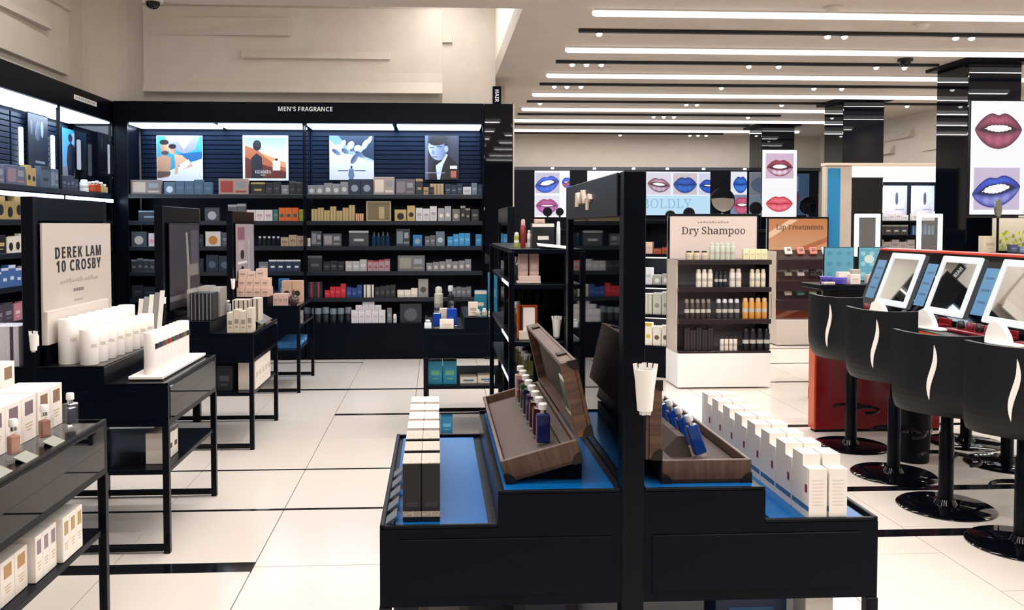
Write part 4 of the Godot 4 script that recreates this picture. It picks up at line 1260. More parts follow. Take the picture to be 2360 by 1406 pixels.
func tubes(desc: String, where: String, a: Vector3, b: Vector3, n: int, r: float, h: float) -> void:
	for i in n:
		var t := thing("product_tube", "%s of %s %ss %s" % [ORD[i], NUM[n], desc, where], "toiletry", a.lerp(b, float(i) / (n - 1)), 20.0, desc + "s " + where)
		part(t, "tube", lathe_mesh([Vector2(0, 0), Vector2(r * 0.97, 0), Vector2(r, 0.003), Vector2(r, h * 0.62), Vector2(r * 0.985, h * 0.622), Vector2(r * 0.985, h * 0.63), Vector2(r, h * 0.632)], 22), mats.white_satin)
		part(t, "lid", lathe_mesh([Vector2(r, 0), Vector2(r, h * 0.355), Vector2(r * 0.96, h * 0.368), Vector2(0, h * 0.368)], 22), mats.white_satin, Vector3(0, h * 0.632, 0))
		part(t, "print", text_mesh("10C", 0.022, false, false, 0.001), mat("ink_faint", "b3a79c", 0.6), Vector3(r * 0.55, h * 0.55, r * 0.88), Vector3(0, 30, 0))


# ---------------------------------------------------------------- the island
func wooden_case(label: String, at: Vector3, roll: float, w: float, side: int, lid_h: float, lid_turn: float, called := "wooden_case") -> void:
	var t := thing(called, label, "wooden case", at)
	t.rotation_degrees.z = roll
	var l := 0.42
	var h := 0.06
	var wood: Material = mats.walnut
	var long: Material = mats.walnut_long
	# base tray
	boxp(t, "base_board", Vector3(-w / 2, 0, -l), Vector3(w / 2, 0.012, l), long, 0.002)
	for k in [-1, 1]:
		boxp(t, "end_board", Vector3(-w / 2, 0.0, k * l), Vector3(w / 2, h, k * (l - 0.011)), wood, 0.002)
		boxp(t, "side_board", Vector3(k * w / 2, 0.0, -l + 0.011), Vector3(k * (w / 2 - 0.011), h, l - 0.011), long, 0.002)
	boxp(t, "felt", Vector3(-w / 2 + 0.013, 0.012, -l + 0.013), Vector3(w / 2 - 0.013, 0.034, l - 0.013), mats.felt, 0.001)
	boxp(t, "felt_ledge", Vector3(side * (w / 2 - 0.012), 0.034, -l + 0.013), Vector3(side * (w / 2 - 0.04), 0.05, l - 0.013), mats.felt, 0.001)
	# lid, standing up from the hinge
	var lid := Node3D.new()
	lid.name = "lid"
	t.add_child(lid)
	lid.position = Vector3(side * (w / 2 + 0.0), h + 0.002, 0)
	lid.rotation_degrees.z = lid_turn
	var th := 0.044 * side
	boxp(lid, "lid_board", Vector3(th, 0, -l), Vector3(th - side * 0.01, lid_h, l), long, 0.002)
	boxp(lid, "lining", Vector3(th - side * 0.012, 0.012, -l + 0.012), Vector3(th - side * 0.016, lid_h - 0.012, l - 0.012), mat("lining", "43332a", 0.8), 0.001)
	for k in [0, 1]:
		boxp(lid, "lid_rim", Vector3(0, k * lid_h, -l + 0.011), Vector3(th - side * 0.01, k * (lid_h - 0.022) + 0.011, l - 0.011), long, 0.002)
	for k in [-1, 1]:
		boxp(lid, "lid_end", Vector3(0, 0, k * l), Vector3(th - side * 0.01, lid_h, k * (l - 0.011)), mats.walnut_flat, 0.002)
	var iron := mat("iron", "2b2724", 0.35, 0.6)
	for z in [0.3, -0.3]:
		boxp(lid, "latch", Vector3(side * 0.008, lid_h - 0.002, z - 0.02), Vector3(side * 0.034, lid_h + 0.006, z + 0.02), iron)
	# quarter round metal corners on the end towards the camera
	var q := PackedVector2Array([Vector2.ZERO])
	for k in 7:
		var a := PI / 2 * k / 6
		q.append(Vector2(cos(a), sin(a)) * 0.028)
	var cap := prism_mesh(q, 0.0, 0.003)
	part(t, "corner_cap", cap, iron, Vector3(-w / 2 - 0.001, -0.001, l))
	part(t, "corner_cap", cap, iron, Vector3(w / 2 + 0.001, -0.001, l), Vector3(0, 0, 90))
	part(lid, "corner_cap", cap, iron, Vector3(maxf(th, 0) + 0.001, -0.001, l), Vector3(0, 0, 90)) if side > 0 else part(lid, "corner_cap", cap, iron, Vector3(0.001, -0.001, l), Vector3(0, 0, 90))
	part(lid, "corner_cap", cap, iron, Vector3(maxf(th, 0) + 0.001, lid_h + 0.001, l), Vector3(0, 0, 180)) if side > 0 else part(lid, "corner_cap", cap, iron, Vector3(0.001, lid_h + 0.001, l), Vector3(0, 0, 180))


func island_stock() -> void:
	grain("walnut_flat", "3d2a1f", "735340", Vector3(0.5, 5.0, 5.0), 0.42, 0.02, 12)
	var st := thing("case_stand", "black wedge that tilts the wooden case on the island", "display stand", Vector3(0.18, 0.888, -2.615))
	part(st, "block", prism_mesh(PackedVector2Array([Vector2(0.03, 0), Vector2(0.2, 0), Vector2(0.2, 0.05), Vector2(0.03, 0.003)]), -0.38, 0.38), mats.matte_black)
	boxp(st, "foot", Vector3(0.15, 0.0, 0.382), Vector3(0.19, 0.02, 0.386), mats.frame)
	wooden_case("open walnut case tilted on the island, holding a row of coloured bottles", Vector3(0.2775, 0.916, -2.615), 15.4, 0.206, 1, 0.2, -2.5)
	wooden_case("open walnut case lying flat on the island beside white cartons", Vector3(0.695, 0.8875, -2.6), 0, 0.235, -1, 0.205, 0.0)
	var tones := [["16245a", "navy"], ["4a1624", "maroon"], ["3c2028", "dark plum"], ["3a2446", "purple"], ["1a2038", "ink blue"], ["27482a", "green"], ["5a2c48", "mauve"], ["b78f88", "rose"]]
	for i in 8:
		var d := 2.33 + i * 0.09
		place(bottle(0.036, 0.12, 0.03, tones[i][0], "e6e2dd", 0.14), "%s bottle with white cap, %s in the tilted case from its near end" % [tones[i][1], ORD[i]], Vector3(0.289, 0.953, -d), 0)
	for i in 5:
		var o := place(bottle(0.034, 0.125, 0.026, "123a86", "c9ced6", 0.14), "leaning blue bottle, %s of five from the near end of the flat walnut case" % ORD[i], Vector3(0.7175, 0.9245, -(2.3 + i * 0.1)), 0, "leaning blue bottles in the flat case")
		o.rotation_degrees.z = 19.0
	var rest := thing("bottle_rest", "dark slanted rest behind the leaning blue bottles", "display stand", Vector3(0.6, 0.9225, -2.55))
	part(rest, "rest", prism_mesh(PackedVector2Array([Vector2(0, 0), Vector2(0.095, 0), Vector2(0.075, 0.055), Vector2(0.055, 0.055)]), -0.28, 0.24), mats.felt)
	var cardm := thing("display_card", "white edged picture card standing in the lid of the tilted case", "card", Vector3(0.352, 1.04, -2.34))
	part(cardm, "card", box_mesh(Vector3(0.003, 0.1, 0.1), 0.0), mats.white, Vector3(0, 0.05, 0), Vector3(0, 0, 12))
	part(cardm, "print", box_mesh(Vector3(0.001, 0.08, 0.08), 0.0), mat("card_green", "41604a", 0.4), Vector3(-0.0025, 0.05, 0), Vector3(0, 0, 12))
	# black and pale cartons on the blue tray
	for i in 7:
		for k in 2:
			var body: String = "15161a" if i < 3 else "e3d5c9"
			var key := "island %s" % body
			if not protos.has(key):
				var o := model(key, "perfume_box", "perfume box")
				part(o, "carton", box_mesh(Vector3(0.046, 0.148, 0.095), 0.0015), card(body), Vector3(0, 0.074, 0))
				part(o, "lid", box_mesh(Vector3(0.0464, 0.002, 0.0954), 0.0), mats.marble if i < 3 else card("efe3d8"), Vector3(0, 0.149, 0))
				part(o, "label", box_mesh(Vector3(0.046, 0.014, 0.001), 0.0), mats.marble if i < 3 else card("c9b8aa"), Vector3(0, 0.02, 0.048))
				part(o, "print", box_mesh(Vector3(0.03, 0.012, 0.001), 0.0), card("2c2d33") if i < 3 else card("b9a898"), Vector3(0, 0.045, 0.048))
			var place_of: String = ["aisle side", "case side"][k]
			place(key, "%s on blue tray, %s row from the near end, %s" % ["black marble topped carton" if i < 3 else "pale carton", ORD[i], place_of], Vector3(-0.062 + 0.0475 * k, 0.8035, -(2.215 + i * 0.126)))
	for i in 5:
		var c := thing("price_card", "%s of five small tilted price cards along the blue tray, from the near end" % ORD[i], "price card", Vector3(-0.113, 0.803, -(2.17 + i * 0.1)), -90)
		part(c, "card", box_mesh(Vector3(0.06, 0.0015, 0.035), 0.0), mat("card_slate", "6f7782", 0.2), Vector3(0, 0.016, 0), Vector3(38, 0, 0))
		part(c, "foot", box_mesh(Vector3(0.05, 0.008, 0.004), 0.0), mats.frame, Vector3(0, 0.004, -0.008))
	# white cartons on the far blue tray
	var notch := PackedVector2Array([Vector2(-0.052, 0), Vector2(0.052, 0), Vector2(0.052, 0.129), Vector2(0.012, 0.129), Vector2(0.012, 0.157), Vector2(-0.052, 0.157)])
	for i in 8:
		for k in 2:
			if not protos.has("island white"):
				var o := model("island white", "perfume_box", "perfume box")
				part(o, "carton", prism_mesh(notch, -0.0232, 0.0232), card("efe7df"), Vector3.ZERO, Vector3(0, -90, 0))
				for r in 8:
					part(o, "print_line", box_mesh(Vector3(0.03, 0.0016, 0.0006), 0.0), card("d6ccc3"), Vector3(0, 0.1 - r * 0.009, 0.0523))
				part(o, "side_band", box_mesh(Vector3(0.0006, 0.012, 0.102), 0.0), card("3b6f9c"), Vector3(-0.0235, 0.026, 0.0))
				part(o, "emblem", box_mesh(Vector3(0.0008, 0.02, 0.012), 0.0), card(["8a2c34", "7a3038"][0]), Vector3(-0.0237, 0.075, 0.034))
				part(o, "seal", box_mesh(Vector3(0.012, 0.0006, 0.012), 0.0), card("d8cec5"), Vector3(0, 0.1572, -0.02))
			place("island white", "stepped white carton on the far blue tray, %s row from the near end, %s" % [ORD[i], ["case side", "outer side"][k]], Vector3(0.967 + 0.0525 * k, 0.8035, -(2.185 + i * 0.112)))
	# the shelf under the island
	place(carton(Vector3(0.075, 0.195, 0.08), "efe8e0", "d8d0c8"), "white carton on the shelf under the island beneath the white boxes", Vector3(1.01, 0.396, -2.25))
	place(carton(Vector3(0.2, 0.185, 0.1), "0f2f66", "1a6fae"), "dark blue carton on the shelf under the island", Vector3(0.86, 0.396, -2.35))
	place(carton(Vector3(0.18, 0.18, 0.1), "141a2a", "39435a"), "black carton on the shelf under the island below the tilted case", Vector3(0.3, 0.396, -2.4))
	place(carton(Vector3(0.14, 0.18, 0.1), "7f7a72", "a8a298"), "grey carton on the shelf under the island below the black cartons", Vector3(0.02, 0.396, -2.45))


# ---------------------------------------------------------------- behind the island
func centre() -> void:
	# tower of open shelves
	var t := thing("display_tower", "black open tower of shelves behind the tilted wooden case", "shelf tower", Vector3(0.44, 0, -4.3))
	var ys := [0.12, 0.5, 0.86, 1.035, 1.28, 1.43]
	for x in [-0.12, 0.12]:
		for z in [0.63, -0.68]:
			boxp(t, "post", Vector3(x - 0.012, 0, z - 0.012), Vector3(x + 0.012, 1.44, z + 0.012), mats.frame)
	boxp(t, "post", Vector3(-0.012, 0, -0.02), Vector3(0.012, 1.44, 0.01), mats.frame)
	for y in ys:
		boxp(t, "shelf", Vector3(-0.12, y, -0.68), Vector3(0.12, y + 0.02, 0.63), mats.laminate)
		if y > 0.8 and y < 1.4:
			boxp(t, "glow_edge", Vector3(-0.124, y + 0.002, 0.12), Vector3(-0.12, y + 0.018, 0.61), glow("edge_glow", "f4f8ff", 1.1))  # bright shelf edges, made as glowing strips
	boxp(t, "back_panel", Vector3(-0.1, 0.0, -0.05), Vector3(0.11, 1.43, -0.04), mats.gloss)
	boxp(t, "side_panel", Vector3(0.105, 0, -0.66), Vector3(0.112, 1.43, 0.61), mats.gloss)
	var pk := carton(Vector3(0.04, 0.12, 0.03), "d6b4ab", "e2c8c0")
	place(pk, "pink slim carton beside the tower's near post, on the pink stand", Vector3(0.378, 1.31, -3.76))
	place(pk, "pink slim carton towards the tower's middle, on the pink stand", Vector3(0.425, 1.31, -3.76))
	var ps := thing("display_stand", "small pale pink stand under two slim cartons in the tower", "display stand", Vector3(0.4, 1.301, -3.75))
	boxp(ps, "base", Vector3(-0.05, 0, -0.03), Vector3(0.052, 0.009, 0.03), mat("pink_base", "e5cfc6", 0.3))
	boxp(ps, "front", Vector3(-0.045, 0.009, 0.022), Vector3(0.05, 0.032, 0.028), mats.pink_base)
	var am := thing("display_stand", "ivory and amber stand with one carton in the tower below the pink ones", "display stand", Vector3(0.397, 1.056, -3.75))
	boxp(am, "back_board", Vector3(-0.045, 0, -0.02), Vector3(0.045, 0.148, -0.012), mat("amber", "b9541c", 0.15))
	boxp(am, "carton", Vector3(-0.02, 0.0, -0.01), Vector3(0.03, 0.138, 0.02), mats.white_satin)
	boxp(am, "edge", Vector3(-0.035, 0, -0.012), Vector3(-0.024, 0.145, -0.004), mat("amber_dark", "4a1a12", 0.15))
	boxp(am, "front", Vector3(-0.04, 0, 0.022), Vector3(0.03, 0.04, 0.028), mat("ivory", "e2d3c2", 0.3))
	holder("white cup of paper strips inside the black shelf tower", Vector3(0.52, 1.115, -3.72))
	run_d("amber glass bottle", "tower's aisle side", " from its near end", 1.056, 0.385, 3.85, 4.9, 8, [0.1, 0.12], "6a5a34", "d8dade", "bottle", 0.04, -90)
	run_d("green glass bottle", "high on the tower's aisle side", " from its near end", 1.301, 0.385, 3.9, 4.9, 6, [0.1, 0.085], "52604a", "c9ccd0", "bottle", 0.04, -90)
	run_d("olive glass bottle", "low on the tower's aisle side", " from its near end", 0.881, 0.385, 3.75, 4.9, 9, [0.11, 0.1], "5c5a30", "e6e8ea", "bottle", 0.04, -90)
	var top := "on top of the black tower"
	place(can(0.012, 0.13, "8d2024", "c9a0a0", "8d2024", "product_tube"), "slim red tube standing " + top, Vector3(0.402, 1.45, -4.0))
	place(can(0.009, 0.08, "e4ded6", "e4ded6", "c8c2ba", "product_tube"), "small ivory tube beside the red tube " + top, Vector3(0.43, 1.45, -4.0))
	place(can(0.012, 0.07, "a9b04a", "d8d8d0", "e4e4d8", "product_tube"), "short yellow green bottle " + top, Vector3(0.372, 1.45, -4.0))
	place(carton(Vector3(0.1, 0.11, 0.08), "16171b", "e6e0d8", "top"), "black carton with pale label " + top, Vector3(0.488, 1.45, -3.98))
	place(carton(Vector3(0.045, 0.02, 0.05), "d8b8a8", "c8a898"), "small pink carton lying on the black carton of the tower", Vector3(0.475, 1.5605, -3.98))
	place(can(0.009, 0.12, "c9ccd2", "eceef2", "c9ccd2", "product_tube"), "thin silver tube at the island end " + top, Vector3(0.552, 1.45, -3.9))
	var sl := thing("price_card", "white slanted card at the edge of the tower top", "price card", Vector3(0.5, 1.45, -3.72))
	part(sl, "card", box_mesh(Vector3(0.13, 0.003, 0.04), 0.0), mats.white, Vector3(0, 0.012, 0), Vector3(14, 0, -6))
	part(sl, "foot", box_mesh(Vector3(0.1, 0.004, 0.004), 0.0), mats.frame, Vector3(0, 0.002, -0.01))
	# further table
	gondola("black stepped display table with blue bottles behind the shelf tower", 0.54, 6.2)
	var w := "on the table with blue bottles"
	place(bottle(0.075, 0.2, 0.05, "1a3fa0", "1c2030"), "rounded tall blue bottle, the largest " + w, Vector3(0.115, 0.804, -6.36))
	place(bottle(0.06, 0.16, 0.045, "1b3c92", "2a3040"), "smaller blue bottle near the corner " + w, Vector3(0.005, 0.804, -6.32))
	place(carton(Vector3(0.1, 0.07, 0.06), "e6d9cc", "cfc0b2"), "cream carton in front " + w, Vector3(0.075, 0.804, -6.26))
	place(carton(Vector3(0.07, 0.13, 0.06), "dccbbb", "cfc0b2"), "taller cream carton behind " + w, Vector3(0.06, 0.804, -6.46))
	place(bottle(0.05, 0.07, 0.04, "dfe6f2", "f4f6f8"), "small clear bottle at the corner " + w, Vector3(-0.06, 0.804, -6.25))
	place(bottle(0.05, 0.28, 0.05, "2b2d34", "c9ccd2"), "tall dark bottle with silver cap " + w, Vector3(0.115, 0.804, -6.9))
	place(can(0.035, 0.26, "b9b4ae", "c9c4be", "8d8882"), "grey arched can behind the blue bottles", Vector3(0.02, 0.804, -6.95))
	place(carton(Vector3(0.09, 0.17, 0.08), "1e7896", "d8cabb", "top"), "teal carton with cream top " + w, Vector3(0.335, 0.89, -6.55))
	place(carton(Vector3(0.07, 0.3, 0.07), "1b86b4", "4fb0d0"), "tall bright blue carton " + w, Vector3(0.43, 0.89, -6.6))
	place(carton(Vector3(0.07, 0.1, 0.06), "d9cbbb", "a79a8c"), "ivory carton on the upper tier " + w, Vector3(0.27, 0.89, -6.35))
	run("clear tester", w, " along its upper tier", 0.89, 6.28, 0.28, 0.42, 3, [0.05, 0.06], "a9a294", "e8e4de", "bottle", 0.03)
	run("teal carton", "under the table with blue bottles", " ", 0.396, 6.28, -0.06, 0.15, 2, [0.17], "1b7290", "58957a", "band", 0.1)
	run("flat cream box", "under the table with blue bottles", " ", 0.396, 6.3, 0.17, 0.43, 2, [0.05, 0.06], "d6c9ba", "3a6a98", "band", 0.12)
	run("blue flat box", "on the floor rail under the blue bottles", " ", 0.041, 6.26, -0.06, 0.12, 2, [0.12], "1f6f96", "5aa0c0", "band", 0.1)


# ---------------------------------------------------------------- right of the island
func stand_unit(label: String, title: String, at: Vector3, w: float, base: Material, head: Material, ys: Array, depth := 0.42) -> Node3D:
	var t := thing("display_unit", label, "display unit", at)
	var h := w / 2
	boxp(t, "base", Vector3(-h, 0.012, -depth), Vector3(h, 0.335, 0), base, 0.003)
	boxp(t, "toe_kick", Vector3(-h + 0.05, 0, -depth + 0.02), Vector3(h - 0.1, 0.012, -0.03), mats.matte_black)
	boxp(t, "back_panel", Vector3(-h, 0.335, -depth), Vector3(h, 1.645, -depth + 0.03), mat("grey_panel", "8f8a90", 0.4))
	for s in [-1, 1]:
		boxp(t, "side_panel", Vector3(s * h, 0.335, -depth + 0.02), Vector3(s * (h - 0.012), 1.22, -0.06), mats.tan if s < 0 else mats.gloss)
		boxp(t, "frame", Vector3(s * h, 1.22, -depth + 0.03), Vector3(s * (h - 0.012), 1.66, -depth + 0.07), mats.frame)
	boxp(t, "frame", Vector3(-h, 1.645, -depth + 0.02), Vector3(h, 1.665, -depth + 0.07), mats.frame)
	boxp(t, "header", Vector3(-h + 0.012, 1.222, -depth + 0.031), Vector3(h - 0.012, 1.645, -depth + 0.06), head)
	for y in ys:
		boxp(t, "shelf", Vector3(-h + 0.01, y - 0.045, -depth + 0.03), Vector3(h + 0.004, y, -0.01), mat("shelf_brown", "2a2226", 0.22))
	if title:
		part(t, "lettering", text_mesh(title, 0.099, true, false, 0.002), mat("ink_brown", "33292c", 0.5), Vector3(0, 1.5, -depth + 0.062))
	return t


func right_side() -> void:
	var dry := stand_unit("white based display unit headed Dry Shampoo with four dark shelves", "Dry Shampoo", Vector3(2.735, 0, -8.08), 0.9, mats.white, mat("header_pale", "dccbc3", 0.4), [1.225, 0.965, 0.66, 0.355])
	for k in 11:      # a line of print too blurred to read
		boxp(dry, "fine_print", Vector3(-0.16 + 0.029 * k, 1.575, -0.36), Vector3(-0.16 + 0.029 * k + 0.02, 1.587 + 0.003 * (k % 3), -0.359), mat("ink_rose", "9a8a88", 0.5), 0.0)
	var a := "dry shampoo unit's top shelf"
	run("cream mini bottle", a, " from the camera's aisle", 1.226, 8.14, 2.373, 2.596, 3, [0.085], "e3cfae", "2a2624", "can", 0.05)
	run("pale green can", a, " from the camera's aisle", 1.226, 8.14, 2.604, 2.861, 5, [0.16], "c8d0c0", "b9c2b4", "can", 0.05)
	run("cream carton", a, " from the camera's aisle", 1.226, 8.14, 2.929, 3.165, 4, [0.1], "e6dcb4", "cfc498", "band", 0.05)
	var b := "dry shampoo unit's second shelf"
	run("white spray can", b, " from the camera's aisle", 0.966, 8.14, 2.476, 2.645, 3, [0.17], "e6ddd0", "d8d0c4", "can", 0.05)
	run("dark spray can", b, " from the camera's aisle", 0.966, 8.16, 2.661, 2.788, 3, [0.15], "1c222c", "14181f", "can", 0.05)
	run("ivory spray can", b, " from the camera's aisle", 0.966, 8.14, 2.801, 2.923, 2, [0.175], "e4dbd0", "c9c0b6", "can", 0.05)
	run("white pump can", b, " by the frame", 0.966, 8.14, 2.999, 3.16, 3, [0.17], "e6ddc8", "d8cdb4", "can", 0.05)
	var c := "dry shampoo unit's third shelf"
	run("brown spray can", c, " from the camera's aisle", 0.661, 8.14, 2.365, 2.63, 5, [0.19], "3a2c26", "8a8078", "can", 0.05)
	run("charcoal spray can", c, " from the camera's aisle", 0.661, 8.14, 2.672, 2.909, 4, [0.19], "3d3c42", "d8d8dc", "can", 0.05)
	run("orange patterned spray can", c, " by the frame", 0.661, 8.14, 2.93, 3.18, 4, [0.2], "d79a4a", "e6b87a", "can", 0.05)
	var d := "dry shampoo unit's lowest shelf"
	run("tall black carton", d, " from the camera's aisle", 0.356, 8.14, 2.364, 2.65, 5, [0.22, 0.2], "191518", "3d3034", "stripe", 0.05)
	run("white black capped bottle", d, " ", 0.356, 8.12, 2.709, 2.883, 4, [0.14], "e6d9cc", "1c1a1e", "can", 0.05)
	run("dark ringed bottle", d, " by the frame", 0.356, 8.14, 2.934, 3.209, 4, [0.21], "16161c", "1a1a20", "can", 0.05)
	# lit corner display beside it
	var spot := Vector3(2.2, 0, -8.74)
	var t := thing("display_unit", "black angled display with pale lit shelves between island and dry shampoo unit", "display unit", spot, -28)
	boxp(t, "base", Vector3(-0.2, 0, -0.35), Vector3(0.2, 0.3, 0.0), mats.laminate)
	boxp(t, "back_panel", Vector3(-0.2, 0.3, -0.35), Vector3(0.2, 1.62, -0.33), mats.navy_dark)
	for s in [-1, 1]:
		boxp(t, "post", Vector3(s * 0.2, 0.3, -0.33), Vector3(s * 0.19, 1.62, -0.02), mats.frame)
	for y in [0.32, 0.64, 0.945, 1.26, 1.6]:
		boxp(t, "shelf", Vector3(-0.19, y - 0.03, -0.33), Vector3(0.19, y, 0.0), mats.laminate)
		if y > 0.4 and y < 1.5:
			boxp(t, "shelf_light", Vector3(-0.18, y - 0.045, -0.16), Vector3(0.18, y - 0.031, -0.06), glow("white_lamp", "fff6ea", 1.6))
			area("shelf_lamp", Vector3(0, y - 0.05, -0.11), Vector3(-90, 0, 0), Vector2(0.34, 0.09), "fff6ea", 0.22, t)
	var fx := [[1.261, "pale pink carton", "e3c2b2", 0.11, "d0aa98", "band"], [1.261, "rust lidded box", "b5563a", 0.06, "5a2a20", "top"], [0.946, "bluish white carton", "dfe2ea", 0.16, "b6bcc8", "band"], [0.946, "grey glittering carton", "a9aca4", 0.1, "e4e4dc", "dot"], [0.641, "silver green carton", "b4b6a4", 0.2, "e0e0d2", "stripe"], [0.641, "silver patterned carton", "c0c2b8", 0.22, "8e9084", "dot"], [0.321, "white carton with yellow top", "e9e4d4", 0.22, "cfae34", "top"], [0.321, "white carton with brown flask", "e6e0d4", 0.2, "6a5238", "dot"]]
	for i in fx.size():
		var f = fx[i]
		for k in 2:
			var lx: float = -0.135 + 0.09 * k + (0.18 if i % 2 else 0.0)
			var at: Vector3 = spot + Vector3(lx, f[0], -0.06).rotated(Vector3.UP, deg_to_rad(-28))
			place(carton(Vector3(0.082, f[3] + 0.012 * k, 0.06), f[2], f[4], f[5]), "%s on the angled display, the one %s the island" % [f[1], ["nearer", "further from"][k]], at, -28)
	# lip treatment unit, further away
	var lp := stand_unit("display unit headed Lip Treatments with three sloping dark trays", "", Vector3(4.79, 0, -10.93), 0.82, mat("base_grey_white", "cfc4bc", 0.4), mat("lip_header", "c08a66", 0.4), [], 0.4)
	var im := paper(140, 70, "c48a62")
	blend(im, Rect2(0, 0, 140, 70), "b9764c", "cfa27e")
	poly(im, [0, 30, 50, 0, 70, 0, 10, 40, 0, 44], "e0c0a0")
	poly(im, [60, 70, 140, 40, 140, 52, 90, 70], "b06a44")
	part(lp, "header_print", sheet_mesh(0.8, 0.4), printed("lip_head", im), Vector3(0, 1.43, -0.338))
	part(lp, "lettering", text_mesh("Lip Treatments", 0.088, true, false, 0.002), mats.ink_brown, Vector3(0.02, 1.53, -0.336))
	var im2 := paper(140, 60, "7d2a22")
	blend(im2, Rect2(0, 0, 140, 60), "5a2024", "b04a2c")
	poly(im2, [0, 60, 60, 30, 140, 20, 140, 28, 70, 40, 20, 60], "d08a70")
	boxp(lp, "lower_panel", Vector3(-0.41, 0.34, -0.2), Vector3(0.41, 0.66, -0.18), mat("rust", "8a3424", 0.25))
	part(lp, "lower_print", sheet_mesh(0.82, 0.32), printed("lip_low", im2), Vector3(0, 0.5, -0.178))
	for k in 3:
		var y: float = [1.16, 0.88, 0.63][k]
		part(lp, "tray", box_mesh(Vector3(0.8, 0.025, 0.2), 0.003), mat("tray_brown", "2c1c1e", 0.3), Vector3(0.0, y, -0.1), Vector3(30, 0, 0))
		part(lp, "tray_front", box_mesh(Vector3(0.8, 0.13, 0.02), 0.003), mats.tray_brown, Vector3(0.0, y - 0.11, -0.01))
	var tones := [["e2d6ca", "d88070", "d87868", "e8dccc"], ["b0a894", "e0d4d0", "4a4644", "c9a49c"], ["ded6ca", "5a8a84", "b9ae90", "d8d4c4"]]
	var words := [["ivory", "coral", "salmon", "cream"], ["sage", "rose white", "charcoal", "dusty pink"], ["white", "teal", "olive cream", "bone"]]
	for k in 3:
		for i in 4:
			var y: float = [1.16, 0.88, 0.63][k]
			var c2 := thing("lip_balm", "%s lip balm box on the %s tray of the lip treatment unit" % [words[k][i], ["top", "middle", "lowest"][k]], "lip balm", Vector3(4.56 + 0.165 * i, y + 0.062, -11.03))
			part(c2, "box", box_mesh(Vector3(0.09, 0.1, 0.03), 0.003), card(tones[k][i]), Vector3.ZERO, Vector3(-60 + 30, 0, 0))
			part(c2, "label", box_mesh(Vector3(0.05, 0.03, 0.002), 0.0), card("6a5a52"), Vector3(0, 0.01, 0.0), Vector3(-30, 0, 0)).position = Vector3(0, 0.02, 0.022)
	counter()
	stools()


